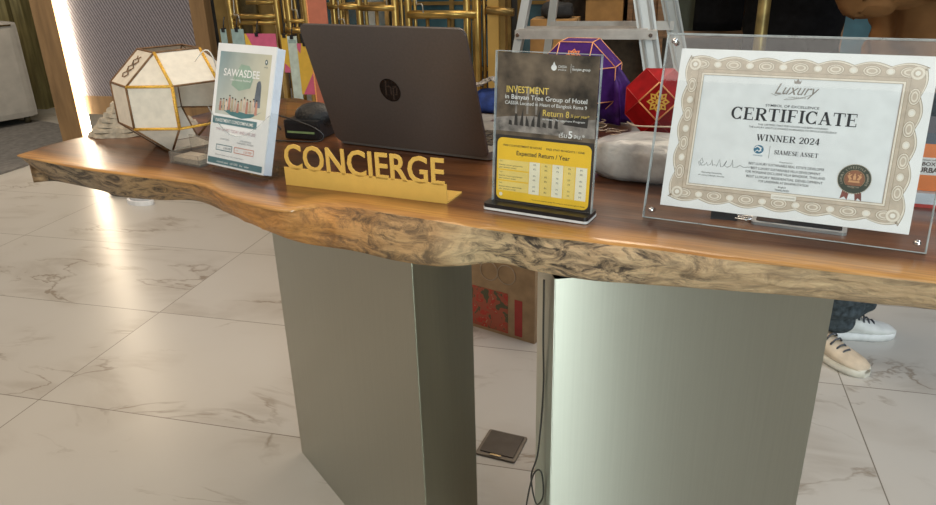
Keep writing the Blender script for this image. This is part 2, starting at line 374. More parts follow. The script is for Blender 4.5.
def wood_edge():
    m = bpy.data.materials.new('live_edge_bark'); m.use_nodes = True; nt = m.node_tree; b = nt.nodes['Principled BSDF']; L = nt.links.new
    tc = nn(nt,'ShaderNodeTexCoord'); sp = nn(nt,'ShaderNodeSeparateXYZ'); L(tc.outputs['Object'], sp.inputs[0])
    mrx = nn(nt,'ShaderNodeMapRange'); mrx.inputs[1].default_value = -.85; mrx.inputs[2].default_value = 1.0; L(sp.outputs[0], mrx.inputs[0])
    base = nn(nt,'ShaderNodeValToRGB'); cr = base.color_ramp
    stops = [(0,(.42,.25,.11)),(.14,(.40,.29,.18)),(.26,(.48,.28,.12)),(.36,(.64,.28,.075)),(.48,(.64,.30,.085)),(.53,(.60,.36,.16)),(.575,(.58,.36,.17)),(.60,(.70,.50,.28)),(.70,(.70,.48,.275)),(1,(.68,.48,.28))]
    cr.elements[0].position, cr.elements[0].color = stops[0][0], (*stops[0][1],1)
    cr.elements[1].position, cr.elements[1].color = stops[-1][0], (*stops[-1][1],1)
    for p_,c_ in stops[1:-1]:
        e = cr.elements.new(p_); e.color = (*c_,1)
    L(mrx.outputs[0], base.inputs[0])
    def nz(scale, st, det, dist):
        mp = nn(nt,'ShaderNodeMapping'); mp.inputs['Scale'].default_value = st; L(tc.outputs['Object'], mp.inputs[0])
        q = nn(nt,'ShaderNodeTexNoise'); q.inputs['Scale'].default_value = scale; q.inputs['Detail'].default_value = det; q.inputs['Distortion'].default_value = dist; q.inputs['Roughness'].default_value = .72; L(mp.outputs[0], q.inputs[0]); return q
    big = nz(7,(1,1,1),3,.5); crack = nz(17,(1,1.9,2.1),9,1.3); fine = nz(60,(.6,1.6,1.8),6,.8); streak = nz(14,(.5,2,5),5,.8)
    # dark mottling, strongest where the bark is roughest along the slab
    zone = nn(nt,'ShaderNodeValToRGB'); zr = zone.color_ramp
    zs = [(0,.5),(.05,.85),(.27,.95),(.35,.25),(.44,.25),(.50,.8),(.57,.75),(.59,.35),(.63,1.0),(.74,.95),(.80,.4),(1,.55)]
    zr.elements[0].position, zr.elements[0].color = 0, (zs[0][1],)*3+(1,)
    zr.elements[1].position, zr.elements[1].color = 1, (zs[-1][1],)*3+(1,)
    for p_,c_ in zs[1:-1]:
        e = zr.elements.new(p_); e.color = (c_,c_,c_,1)
    L(mrx.outputs[0], zone.inputs[0])
    mk = nn(nt,'ShaderNodeMapRange'); mk.inputs[1].default_value = .54; mk.inputs[2].default_value = .40; mk.inputs[3].default_value = 0; mk.inputs[4].default_value = 1; L(crack.outputs[0], mk.inputs[0])
    mz = nn(nt,'ShaderNodeMath', operation='MULTIPLY'); L(mk.outputs[0], mz.inputs[0]); L(zone.outputs[0], mz.inputs[1])
    m1 = nn(nt,'ShaderNodeMixRGB', blend_type='MULTIPLY'); m1.inputs[0].default_value = .7; L(base.outputs[0], m1.inputs[1])
    c2 = nn(nt,'ShaderNodeValToRGB'); c2.color_ramp.elements[0].position = .3; c2.color_ramp.elements[0].color = (.45,.4,.36,1); c2.color_ramp.elements[1].position = .6; c2.color_ramp.elements[1].color = (1.0,1,1,1)
    L(streak.outputs[0], c2.inputs[0]); L(c2.outputs[0], m1.inputs[2])
    m2 = nn(nt,'ShaderNodeMixRGB'); L(mz.outputs[0], m2.inputs[0]); L(m1.outputs[0], m2.inputs[1]); m2.inputs[2].default_value = (.045,.03,.022,1)
    m3 = nn(nt,'ShaderNodeMixRGB', blend_type='OVERLAY'); m3.inputs[0].default_value = .35; L(m2.outputs[0], m3.inputs[1]); L(fine.outputs[0], m3.inputs[2])
    L(m3.outputs[0], b.inputs['Base Color']); b.inputs['Roughness'].default_value = .55
    bp = nn(nt,'ShaderNodeBump'); bp.inputs['Strength'].default_value = .7; bp.inputs['Distance'].default_value = .012; L(crack.outputs[0], bp.inputs['Height']); L(bp.outputs[0], b.inputs['Normal'])
    return m
me.materials.append(wood_top()); me.materials.append(wood_edge())
tt = bpy.data.objects.new('tabletop', me); COL.objects.link(tt); tt.parent = table
# pedestals: upright plates of brushed metal
brushed = mat('brushed_metal', (.49,.488,.42), .34, 1, .012, 5, aniso=.9, stretch=(60,60,1))
_nt = brushed.node_tree; _t = nn(_nt,'ShaderNodeCombineXYZ'); _t.inputs[2].default_value = 1; _nt.links.new(_t.outputs[0], _nt.nodes['Principled BSDF'].inputs['Tangent'])
def pedestal(c0, du, w_, dn, th, lab):
    a = Vector((*c0,0)); u_ = Vector((*du,0)).normalized(); v_ = Vector((*dn,0)).normalized()
    q = [a, a+u_*w_, a+u_*w_+v_*th, a+v_*th]; q = [TI @ p for p in q]
    mb = MB(); mb.prism([(p.x,p.y) for p in q], 0, .818)
    bmesh.ops.bevel(mb.bm, geom=[e for e in mb.bm.edges if abs(e.verts[0].co.z-e.verts[1].co.z) > .5], offset=.0015, segments=2, affect='EDGES')
    o = mb.build('pedestal', brushed, table)
    mb = MB(); c = sum(q, Vector())/4; mb.prism([((p.x-c.x)*.97+c.x,(p.y-c.y)*.94+c.y) for p in q], .818, .826)
    mb.build('mounting_plate', black_plastic, o)
    return o
d_ = Vector((.148,-.211)).normalized()
pedestal((-.468,1.64), d_, .652, (-d_.y,d_.x), .122, 'left')
pedestal((.1236,.9523), (math.cos(R(7)),math.sin(R(7))), .442, (-math.sin(R(7)),math.cos(R(7))), .112, 'right')

# ------------------------------------------------------------------ CONCIERGE sign
sg = mat('gold_sign', (.78,.48,.11), .4, .12, .015, 60)
s = thing('desk_sign', 'gold metal CONCIERGE sign standing at the front of the table', 'sign', (-.3096,1.2175,T), (0,0,R(-24.4)))
f = MB(); f.box((0,-.0025,.0),(.307,0,.0315)); f.box((0,0,0),(.307,.055,.0025)); f.build('base_plate', sg, s)
f = MB(); f.text('CONCIERGE', .003, .0295, h=.0450, width=.301, y=-.0025, bold=.010, thick=.0025); f.build('lettering', sg, s)

# ------------------------------------------------------------------ laptop
lp = thing('laptop', 'dark grey laptop with its lid back turned to the front', 'laptop', (-.264,1.490,T), (0,0,R(-29.0)))
lid_m = mat('laptop_lid', (.125,.102,.092), .42, .45, .03, 200); grey_al = mat('laptop_base', (.28,.27,.26), .4, .6, .04, 200)
def rrect(x0,y0,x1,y1,r,n=5,rs=None):
    out = []
    for (cx,cy,a0,rr) in ((x1-r,y0+r,-90,r),(x1-r,y1-r,0,r),(x0+r,y1-r,90,r),(x0+r,y0+r,180,r)):
        for k in range(n+1):
            a = R(a0+90*k/n); out.append((cx+rr*math.cos(a), cy+rr*math.sin(a)))
    return out
LW, LH = .351, .2545
f = MB(); f.prism(rrect(0,.007,LW,.245,.01), .002, .017); lb = f.build('base', grey_al, lp)
f = MB()
for r_ in range(6):
    for c_ in range(15): f.box((.02+c_*.0208,.055+r_*.0185,.017),(.0385+c_*.0208,.0715+r_*.0185,.0185))
f.build('keyboard', black_plastic, lb)
f = MB(); f.rect(.12,.0,.23,.07); f.build('touchpad', mat('touchpad',(.22,.21,.2),.4), lb, (0,.237,.0175), (R(-90),0,0))
f = MB(); f.prism(rrect(0,.004,LW,LH,.011), 0, .006, 'y'); 
bmesh.ops.bevel(f.bm, geom=[e for e in f.bm.edges if abs(e.verts[0].co.y-e.verts[1].co.y) < 1e-6], offset=.0018, segments=2, affect='EDGES')
lid = f.build('lid', lid_m, lp, (0,0,.005), (R(18.7),0,0))
f = MB(); f.prism(rrect(.008,.014,LW-.008,LH-.008,.004), .006, .0066, 'y'); f.build('screen', mat('screen_off',(.01,.01,.012),.1), lid)
LC = LW/2-.006
f = MB(); f.mi = 0; f.disc(LW/2-.006,LH/2+.004,.0225,.0235,-.0006,32); f.mi = 1
for x0,z0,x1,z1 in ((-.0115,-.011,-.0045,.0195),(-.0045+.0055,-.0085,-.002+.0055,.0085),(.0035,-.0195,.0095,.0085)):
    f.stroke([(LC+x0,LH/2+.004+z0),(LC+x1,LH/2+.004+z1)], .0034, -.0009)
f.stroke([(LC-.0065,LH/2+.0115),(LC+.0005,LH/2+.0125),(LC+.0035,LH/2+.0105)], .003, -.0009)
f.stroke([(LC+.0085,LH/2+.0115),(LC+.0155,LH/2+.0125),(LC+.0165,LH/2+.0085),(LC+.0135,LH/2-.0035),(LC+.006,LH/2-.0045)], .003, -.0009)
f.build('logo', [mat('logo_dark',(.06,.045,.038),.2,.8), mat('logo_letters',(.12,.09,.075),.25,.7)], lid)
f = MB(); f.cyl((.03,.010,.0165),(LW-.03,.010,.0165),.005,10); f.build('hinge', black_plastic, lp)

# ------------------------------------------------------------------ investment poster in its stand
PW, PH = .154, .2184
ps = thing('poster_stand', 'clear acrylic poster stand with a white-edged black base', 'sign holder', (.0423,1.071,T), (0,0,R(-29.0)))
f = MB(); f.mi = 1; f.prism(rrect(-.010,-.0205,PW+.004,.024,.006), .001, .0045); f.mi = 0; f.prism(rrect(-.0095,-.020,PW+.0035,.0235,.006), .0045, .0105); f.prism(rrect(-.0095,-.020,PW+.0035,.0235,.006), 0, .001)
f.build('base', [black_plastic, mat('white_edge',(.8,.8,.8),.3)], ps)
slot = bpy.data.objects
f = MB(); f.mi = 0; f.box((-.003,-.0030,.0105),(PW+.003,-.0013,PH+.014)); f.box((-.003,.0014,.0105),(PW+.003,.003,PH+.014))
f.mi = 1
for x in (-.003,PW+.002): f.box((x,-.0032,.0105),(x+.001,.0032,PH+.014))
f.box((-.003,-.0032,PH+.0135),(PW+.003,.0032,PH+.0145))
panel = f.build('acrylic_panel', [acrylic, acrylic_edge], ps, rot=(R(-4.9),0,0))
Mp = Matrix.Translation((.0423,1.071,T)) @ Matrix.Rotation(R(-29.0),4,'Z') @ Matrix.Rotation(R(-4.9),4,'X')
po = thing('poster', 'brown and yellow INVESTMENT poster upright in the clear stand with black base', 'poster'); po.matrix_world = Mp
po_photo = mat('poster_photo',(.125,.092,.064),.5,0,.45,26); po_light = mat('poster_photo_light',(.26,.23,.21),.5,0,.3,60)
yel = mat('poster_yellow',(.88,.55,.035),.5,0,.03); yel2 = mat('poster_pale_yellow',(.86,.66,.20),.5,0,.04); yelw = mat('poster_cream',(.85,.80,.62),.5,0,.03)
gold_ink = mat('poster_gold_ink',(.85,.62,.14),.5,0,.05); wht = mat('white_ink',(.86,.86,.86),.5,0,.02); dark = mat('poster_dark',(.035,.03,.027),.5,0,.1)
B0 = .011
f = MB(); f.mi = 0; f.box((0,-.0002,B0),(PW,.0002,PH+.012))
f.mi = 1; f.rect(0,.112,PW,PH+.012,-.00032); f.mi = 2; f.flat([(.0,.118),(PW,.118),(PW,.145),(.10,.138),(.06,.143),(.02,.14),(0,.137)],-.0004)
f.mi = 3; f.flat([(.105,.134),(.142,.132),(.143,.146),(.125,.149),(.112,.142)],-.00048)
for k in range(9):
    x = .02+.009*k; f.flat([(x,.128),(x+.006,.127),(x+.005,.134+.01*(k%3)),(x+.001,.135+.008*(k%2))],-.00046)
for x in (.03,.048,.062): f.mi = 2; f.rect(x,.145,x+.003,.185,-.00042)
f.build('sheet', [dark, po_photo, po_light, dark], po)
f = MB(); f.mi = 0; f.flat(rrect(.003,B0+.003,PW-.003,.108,.009,6),-.0005)
f.mi = 2
for k in range(5): f.mi = 2 if k%2==0 else 1; f.rect(.0565+.0182*k,.027,.0735+.0182*k,.0755,-.0006)
f.mi = 1
for z in (.0275,.044,.0605): f.rect(.0055,z,.0555,z+.0145,-.0006)
f.build('price_table', [yel, yel2, yelw], po)
f = MB(); Y = -.0007
f.mi = 0; f.text('INVESTMENT', .0155, .1745, h=.0098, width=.066, y=Y, bold=.006)
f.text('Return 8', .074, .1445, h=.0092, width=.040, y=Y); f.text('% per year*', .1165, .1455, h=.0045, width=.027, y=Y, shear=.15)
f.mi = 1; f.text('in Banyan Tree Group of Hotel', .0135, .1655, h=.0068, width=.126, y=Y, bold=.004)
f.text('CASSIA Located in Heart of Bangkok Rama 9', .0135, .1575, h=.0052, width=.126, y=Y)
f.text('in Hotel Management Program', .074, .1385, h=.003, width=.064, y=Y)
f.text('\u0e40\u0e23\u0e34\u0e48\u0e21', .1005, .116, h=.0065, width=.012, y=Y); f.text('5', .1145, .116, h=.0105, y=Y, bold=.02); f.text('\u0e25\u0e1a.*', .123, .116, h=.0065, width=.016, y=Y)
f.build('headline_lettering', [gold_ink, wht], po); f = MB(); f.mi = 1; f.disc(.0875,.2125,.0042,.0042,Y,16); f.flat([(.0846,.2145),(.0904,.2145),(.0875,.2205)],Y)
f.text('CASSIA', .094, .2125, h=.0036, width=.0125, y=Y); f.text('BANGKOK', .094, .209, h=.0018, width=.0125, y=Y)
f.rect(.1125,.2065,.1129,.2185,Y); f.text('by', .115, .2145, h=.002, y=Y); f.text('banyan group', .115, .210, h=.0036, width=.026, y=Y, bold=.01)
f.build('logo', [gold_ink, wht], po); f = MB()
f.mi = 2; f.text('Expected Return / Year', PW/2, .0835, h=.0068, width=.084, y=Y, bold=.012, align='C')
f.text('FREE CO-INVESTMENT 90 HOURS', .013, .0955, h=.003, width=.062, y=Y, bold=.01); f.text('FREE STAY 90 NIGHTS / YEAR', .082, .0955, h=.003, width=.059, y=Y, bold=.01)
for z in (.0385,.055,.0715): f.text('Year', .0075, z, h=.002, y=Y)
for z in (.034,.0505,.067): f.text('Rental return guarantee', .0075, z-.001, h=.0022, width=.038, y=Y)
for z in (.030,.0465,.063): f.text('per annum (net)', .0075, z-.0008, h=.0022, width=.028, y=Y)
for k in range(5):
    for z in (.031,.0375,.0475,.054,.064,.0705): f.text(('6%','8%','7%','5%','8%')[k], .065+.0182*k, z, h=.0026, y=Y, align='C')
f.text('* Terms and conditions apply. The company reserves the right to change', PW-.008, .018, h=.0018, width=.085, y=Y, align='R')
f.mi = 3; f.disc(.011,.0215,.0028,.0028,Y)
f.build('price_lettering', [gold_ink, wht, ink, yelw], po)

# ------------------------------------------------------------------ certificate and its acrylic stand
CW, CH = .3121, .2207
CL = Vector((.2783,.9968,.91)); CYW = R(-26.93); CT = R(17.85)
bdir = Vector((-math.sin(CYW),math.cos(CYW),0)); CB = CL-(bdir*math.sin(CT)+Vector((0,0,math.cos(CT))))*.021
Mc = Matrix.Translation((CB.x,CB.y,T+.0015)) @ Matrix.Rotation(CYW,4,'Z') @ Matrix.Rotation(-CT,4,'X')
cs = thing('certificate_stand', 'large clear acrylic display stand with steel corner bolts leaning back', 'display stand'); cs.matrix_world = Mc
x0,x1,z0,z1 = -.022,CW+.022,0,CH+.041
for nm,ya,yb in (('front_panel',-.0055,-.0024),('back_panel',.0012,.0045)):
    f = MB(); f.mi = 0; f.box((x0,ya,z0),(x1,yb,z1)); f.mi = 1
    for a in ((x0,z0,x0+.0012,z1),(x1-.0012,z0,x1,z1),(x0,z0,x1,z0+.0012),(x0,z1-.0012,x1,z1)): f.box((a[0],ya-.0002,a[1]),(a[2],yb+.0002,a[3]))
    f.build(nm, [acrylic, acrylic_edge], cs)
for x in (x0+.012,x1-.012):
    for z in (.012,z1-.012):
        f = MB(); f.cyl((x,-.0095,z),(x,.009,z),.0036,14); f.sphere((x,-.0095,z),(.0042,.0024,.0042),12,6); f.build('bolt', chrome, cs)
f = MB(); yw_ = math.sin(CT)
f.M = Matrix.Rotation(CT,4,'X')   # legs in upright axes
def leg_poly(mb,xa):
    a = Vector((0,.16*math.sin(CT)+.006,.16*math.cos(CT))); b = Vector((0,.15,0)); c = Vector((0,.135,0)); d = Vector((0,.145*math.sin(CT)+.006,.145*math.cos(CT)))
    for p,q in (((a,b,c,d),0),):
        L1 = [mb.v((xa,k.y,k.z)) for k in p]; L2 = [mb.v((xa+.005,k.y,k.z)) for k in p]
        mb.f(L1); mb.f(L2[::-1])
        for i in range(4): mb.f([L1[i],L1[(i+1)%4],L2[(i+1)%4],L2[i]])
leg_poly(f,.11); f.build('rear_support', acrylic, cs)
f = MB(); f.M = Matrix.Rotation(CT,4,'X'); leg_poly(f,CW-.10); f.build('rear_support', acrylic, cs)

ce = thing('certificate', 'white CERTIFICATE with ornate tan border held between acrylic panels', 'certificate'); ce.matrix_world = Mc @ Matrix.Translation((0,0,.021))
f = MB(); f.box((0,-.0004,0),(CW,.0004,CH)); f.build('paper', white_paper, ce)
tanA = mat('border_tan',(.56,.465,.375),.6,0,.06,90); tanB = mat('border_line',(.36,.275,.20),.6,0,.05); tanC = mat('border_cream',(.78,.71,.62),.6,0,.04,90); tanD = mat('border_white',(.84,.80,.74),.6,0,.02)
f = MB()
m_, t_ = .0088, .0228
def scallop_ring(mi, mo, amp, n_x, n_z, y, inner):
    f.mi = mi; out = []; inn = []
    W_, H_ = CW-2*mo, CH-2*mo
    sides = [((mo,mo),(1,0),W_,n_x,(0,1)),((CW-mo,mo),(0,1),H_,n_z,(-1,0)),((CW-mo,CH-mo),(-1,0),W_,n_x,(0,-1)),((mo,CH-mo),(0,-1),H_,n_z,(1,0))]
    for (p,d,ln,k,nm_) in sides:
        for i in range(k*10):
            q = i/(k*10); s_ = ln*q; off = amp*(1-abs(math.sin(math.pi*k*q)))
            x = p[0]+d[0]*s_+nm_[0]*off; z = p[1]+d[1]*s_+nm_[1]*off; out.append((x,z))
            inn.append((min(max(x,inner),CW-inner), min(max(z,inner),CH-inner)))
    A = [f.v((p[0],y,p[1])) for p in out]; B = [f.v((p[0],y,p[1])) for p in inn]; n_ = len(A)
    for i in range(n_): f.f([A[i],A[(i+1)%n_],B[(i+1)%n_],B[i]])
IN = m_+t_-.002
scallop_ring(1, m_, .0052, 7, 5, -.0005, IN)
scallop_ring(2, m_+.0007, .0052, 7, 5, -.0006, IN)
scallop_ring(1, m_+.0026, .0052, 7, 5, -.0007, IN)
scallop_ring(0, m_+.0031, .0052, 7, 5, -.0008, IN)
def lobe(cx,cz,dx,dz,r1,r2,big):
    def E(mi,a,b,y,sx=0,sz=0):
        f.mi = mi; f.flat([(cx+sx+a*math.cos(2*math.pi*k/20)*(abs(dx)) + b*math.cos(2*math.pi*k/20)*(1-abs(dx)), cz+sz+b*math.sin(2*math.pi*k/20)*abs(dx)+a*math.sin(2*math.pi*k/20)*(1-abs(dx))) for k in range(20)], y)
    if big:
        E(1,.0107,.0069,-.0009); E(2,.0100,.0063,-.001); E(1,.0084,.0051,-.00105); E(0,.0080,.0048,-.0011); E(2,.0066,.0038,-.0012); E(0,.0046,.0024,-.0013); 
    else:
        E(1,.0056,.0046,-.0009); E(2,.0052,.0043,-.001); E(3,.0030,.0026,-.0011)
for i in range(13):
    q = (i+.5)/13; x = m_+.011+(CW-2*m_-.022)*q
    for z in (m_+.0118,CH-m_-.0118): lobe(x,z,1,0,0,0,i%2==0)
for i in range(1,8):
    q = (i+.5)/9; z = m_+.011+(CH-2*m_-.022)*q
    for x in (m_+.0118,CW-m_-.0118): lobe(x,z,0,1,0,0,i%2==1)
for x in (m_+.0125,CW-m_-.0125):
    for z in (m_+.0125,CH-m_-.0125): f.mi = 0; f.disc(x,z,.0086,.0086,-.00125); f.mi = 2; f.disc(x,z,.0078,.0078,-.00135); f.mi = 0; f.disc(x,z,.0050,.0050,-.0014); f.mi=3; f.disc(x,z,.0030,.0030,-.00145)
def frame(mi,a,b,y):
    f.mi = mi
    for r_ in ((a,a,CW-a,b),(a,CH-b,CW-a,CH-a),(a,b,b,CH-b),(CW-b,b,CW-a,CH-b)): f.rect(r_[0],r_[1],r_[2],r_[3],y)
i0 = m_+t_
frame(1,i0-.0045,i0-.004,-.00155); frame(0,i0-.004,i0,-.00155); frame(1,i0,i0+.0007,-.00155); frame(2,i0+.0007,i0+.0030,-.00155); frame(1,i0+.0030,i0+.0036,-.00155)
f.build('border', [tanA,tanB,tanC,tanD], ce)
f = MB(); f.rect(i0+.003,i0+.003,CW-i0-.003,CH-i0-.003,-.0005); f.build('field', mat('certificate_field',(.76,.78,.80),.6,0,.03,45), ce)
# serif capitals drawn as strokes
def serif(mb, ch, x, z, h, y):
    """draws one serif letter, returns its advance"""
    U = h; S = .20*U; t = .065*U
    def rc(a,b,c,d): mb.rect(x+a*U,z+b*U,x+c*U,z+d*U,y)
    def stem(a, wdt=.2, lo=True, hi=True, ext=.1):
        rc(a,0,a+wdt,1)
        if lo: rc(a-ext,0,a+wdt+ext,.065)
        if hi: rc(a-ext,.935,a+wdt+ext,1)
    def arc(cx,cz,rx,rz,a0,a1,wv,wh,n_=18):
        P = []; Wd = []
        for k in range(n_+1):
            a = R(a0+(a1-a0)*k/n_); P.append((x+(cx+rx*math.cos(a))*U, z+(cz+rz*math.sin(a))*U)); Wd.append((wh+(wv-wh)*abs(math.cos(a))**1.5)*U)
        mb.stroke(P,Wd,y)
    def ln(pts,wd): mb.stroke([(x+p[0]*U,z+p[1]*U) for p in pts],[q*U for q in (wd if isinstance(wd,list) else [wd]*len(pts))],y)
    if ch == 'C': arc(.47,.5,.37,.47,42,318,.2,.075); rc(.74,.66,.79,1.0); rc(.74,0.0,.79,.3); return .95
    if ch == 'E': stem(.1); rc(.3,.935,.74,1); rc(.3,0,.76,.065); rc(.3,.475,.6,.54); rc(.69,.75,.74,1); rc(.71,0,.76,.26); rc(.56,.38,.6,.64); return .9
    if ch == 'F': stem(.1); rc(.3,.935,.72,1); rc(.3,.475,.6,.54); rc(.67,.75,.72,1); rc(.56,.38,.6,.64); return .86
    if ch == 'R': stem(.1); arc(.45,.74,.27,.225,-90,90,.19,.07); rc(.3,.935,.47,1); rc(.3,.48,.47,.545); ln([(.45,.5),(.78,.03)],[.17,.2]); rc(.68,0,.95,.065); return .98
    if ch == 'T': stem(.33,.2,True,False); rc(.02,.935,.84,1); rc(.02,.72,.07,1); rc(.79,.72,.84,1); return .92
    if ch == 'I': stem(.12); return .5
    if ch == 'A': ln([(.14,.03),(.43,1)],.075); ln([(.43,1),(.76,.03)],.2); rc(.27,.3,.6,.36); rc(.0,0,.28,.065); rc(.58,0,.96,.065); return 1.0
    if ch == 'W': ln([(.12,.97),(.37,0)],.19); ln([(.37,0),(.60,.97)],.07); ln([(.58,.97),(.83,0)],.19); ln([(.83,0),(1.08,.97)],.07); rc(0,.935,.3,1); rc(.46,.935,.76,1); rc(.96,.935,1.2,1); return 1.26
    if ch == 'N': rc(.16,0,.23,1); ln([(.17,.95),(.78,.02)],.19); rc(.74,0,.81,1); rc(.03,.935,.28,1); rc(.05,0,.34,.065); rc(.64,.935,.92,1); return .98
    if ch == 'M': rc(.14,0,.21,1); ln([(.17,.96),(.53,.02)],.17); ln([(.53,.02),(.86,.96)],.07); rc(.84,0,1.03,1); rc(.03,.935,.26,1); rc(.04,0,.31,.065); rc(.84,.935,1.13,1); rc(.74,0,1.13,.065); return 1.2
    if ch == 'S': ln([(.62,.7),(.6,.88),(.4,.96),(.2,.88),(.14,.74),(.22,.6),(.42,.5),(.6,.38),(.65,.24),(.56,.1),(.37,.035),(.18,.1),(.13,.32)],[.05,.08,.08,.12,.19,.2,.2,.2,.19,.12,.08,.08,.05]); rc(.59,.68,.64,.99); rc(.1,.01,.15,.33); return .78
    if ch == '2': ln([(.1,.7),(.16,.88),(.35,.96),(.54,.88),(.59,.7),(.5,.5),(.12,.08)],[.14,.12,.08,.12,.18,.16,.07]); rc(.08,0,.64,.13); rc(.6,0,.64,.24); return .72
    if ch == '0': arc(.34,.5,.25,.46,0,360,.19,.07,28); return .72
    if ch == '4': ln([(.46,.98),(.06,.28)],.07); rc(.03,.24,.68,.32); rc(.38,0,.56,1); rc(.28,0,.66,.06); return .74
    return .36
def serif_line(mb, txt, cx, z, h, width, y):
    tmp = MB(); adv = 0
    for c_ in txt: adv += serif(tmp,c_,adv*h,0,h,0)*1.0
    tmp.bm.free(); k = width/(adv*h)
    M0 = mb.M.copy(); mb.M = M0 @ Matrix.Translation((cx-width/2,0,z)) @ Matrix.Diagonal((k,1,1,1)); a = 0
    for c_ in txt: a += serif(mb,c_,a*h,0,h,y)
    mb.M = M0
f = MB(); Y = -.0008; cx = .156
def at(px,py):   # fraction of the sheet -> sheet metres
    return CW*px, CH*py
serif_line(f,'CERTIFICATE', CW*.502, .1284, .0166, .1565, Y)
serif_line(f,'WINNER 2024', CW*.496, .1018, .0085, .0785, Y)
serif_line(f,'SIAMESE ASSET', CW*.537, .0852, .0057, .0545, Y)
f.text('SYMBOL OF EXCELLENCE', CW*.492, .1478, h=.0034, width=.066, y=Y, align='C', bold=.004)
f.text('THIS CERTIFIES THAT THE HOLDER HAS BEEN AWARDED', CW*.505, .1222, h=.0025, width=.086, y=Y, align='C')
f.text('THE LUXURY LIFESTYLE AWARDS IN REGARDS TO SERVICE EXCELLENCE', CW*.505, .1182, h=.0025, width=.108, y=Y, align='C')
f.text('Presented to', CW*.503, .0745, h=.002, width=.016, y=Y, align='C')
for k,(t_x,w_x) in enumerate((('BEST LUXURY SUSTAINABLE REAL ESTATE DEVELOPER',.094),('BEST LUXURY SUSTAINABLE VILLA DEVELOPMENT',.086),('FOR MONSANE EXCLUSIVE VILLA BANGKOK, THAILAND',.099),('BEST LUXURY RESIDENTIAL DEVELOPMENT',.095),('FOR LANDMARK AT EKKAMAI STATION',.062))):
    f.text(t_x, CW*.505, .0690-.0053*k-(.0008 if k>0 else 0)-(.0008 if k>2 else 0), h=.0034, width=w_x, y=Y, align='C', bold=.0)
f.text('Bangkok', CW*.503, .0412, h=.0024, width=.010, y=Y, align='C'); f.text('THAILAND', CW*.503, .0370, h=.0026, width=.018, y=Y, align='C', bold=.004)
f.text('Operating Committee', CW*.205, .0515, h=.002, width=.028, y=Y, align='C'); f.text('of Luxury Lifestyle Awards', CW*.205, .0475, h=.002, width=.035, y=Y, align='C')
sig = [(.142,.30),(.150,.275),(.163,.30),(.156,.325),(.148,.30),(.158,.278),(.172,.283),(.178,.30),(.184,.28),(.196,.29),(.2,.32),(.205,.282),(.214,.29),(.222,.28),(.232,.325),(.24,.28),(.25,.282),(.262,.32),(.256,.29),(.268,.28),(.282,.292),(.286,.33),(.292,.283),(.31,.288),(.32,.30),(.335,.29),(.37,.297)]
f.stroke([(CW*a*1.0,CH*b*1.0) for a,b in sig], .00055, Y)
f.rect(CW*.43,.079,CW*.43+.0003,.096,Y)
f.build('lettering', ink, ce)
f = MB(); f.mi = 0; f.text('Luxury', CW*.494, .1650, h=.0150, width=.050, y=Y, align='C', shear=.42); f.text('LIFESTYLE', CW*.507, .1603, h=.0022, width=.021, y=Y, align='C'); 
f.stroke([(CW*.40,.1655),(CW*.42,.163),(CW*.45,.166),(CW*.47,.172)], [.0004,.0008,.0006,.0004], Y)
f.stroke([(CW*.47,.1605),(CW*.455,.158),(CW*.48,.1585),(CW*.52,.161),(CW*.56,.166),(CW*.585,.174)], [.0004,.0007,.0006,.0006,.0005,.0003], Y)
f.flat([(CW*.487,.1795),(CW*.511,.1795),(CW*.514,.1845),(CW*.507,.182),(CW*.499,.186),(CW*.491,.182),(CW*.484,.1845)], Y)
f.build('emblem', mat('emblem_grey',(.28,.25,.23),.5), ce)
f = MB(); f.mi = 0; f.M = Matrix.Translation((CW*.061,0,-.0025)); f.disc(CW*.325,.0925,.0064,.0058,Y,28); f.mi = 1; f.stroke([(CW*.308,.094),(CW*.318,.0965),(CW*.33,.095),(CW*.336,.090)],[.001,.0016,.0018,.001],Y-.0002); f.stroke([(CW*.312,.089),(CW*.32,.0915),(CW*.328,.0895),(CW*.338,.0955)],[.0008,.0014,.0014,.0006],Y-.0002)
f.mi = 0; f.text('SIAMESE', CW*.325, .0835, h=.0018, width=.012, y=Y, align='C')
f.build('logo', [mat('logo_blue',(.03,.13,.22),.5,0,.2), wht], ce)
f = MB(); f.mi = 0; f.rect(CW*.465,.0135+.012,CW*.565,.0135+.0185,-.0017); f.mi = 1; f.text('LUXURYLIFESTYLEAWARDS', CW*.515, .0275, h=.0022, width=.028, y=-.0019, align='C')
f.build('plaque', [tanD, mat('plaque_ink',(.3,.25,.2),.6)], ce)
SX, SZ = CW*.772, .0625
f = MB(); f.mi = 3
f.flat([(SX-.011,SZ-.012),(SX-.003,SZ-.014),(SX-.005,SZ-.0275),(SX-.0085,SZ-.0235),(SX-.0135,SZ-.0265)],-.0006); f.flat([(SX+.002,SZ-.014),(SX+.010,SZ-.012),(SX+.012,SZ-.0275),(SX+.0075,SZ-.024),(SX+.0045,SZ-.0285)],-.0006)
f.mi = 0; f.disc(SX,SZ,.0193,.0187,-.0009,40); f.mi = 1
for k in range(48):
    a = 2*math.pi*k/48; f.disc(SX+.0193*math.cos(a),SZ+.0187*math.sin(a),.0009,.0009,-.0009,6)
f.mi = 2; f.disc(SX,SZ,.0122,.0118,-.0011,32); f.mi = 0; f.disc(SX,SZ,.0118,.0114,-.0012,32); f.mi = 4; f.disc(SX,SZ,.0113,.0109,-.0013,32)
f.mi = 2
f.flat([(SX-.0068,SZ-.0045),(SX+.0068,SZ-.0045),(SX+.0062,SZ-.002),(SX-.0062,SZ-.002)],-.0014)
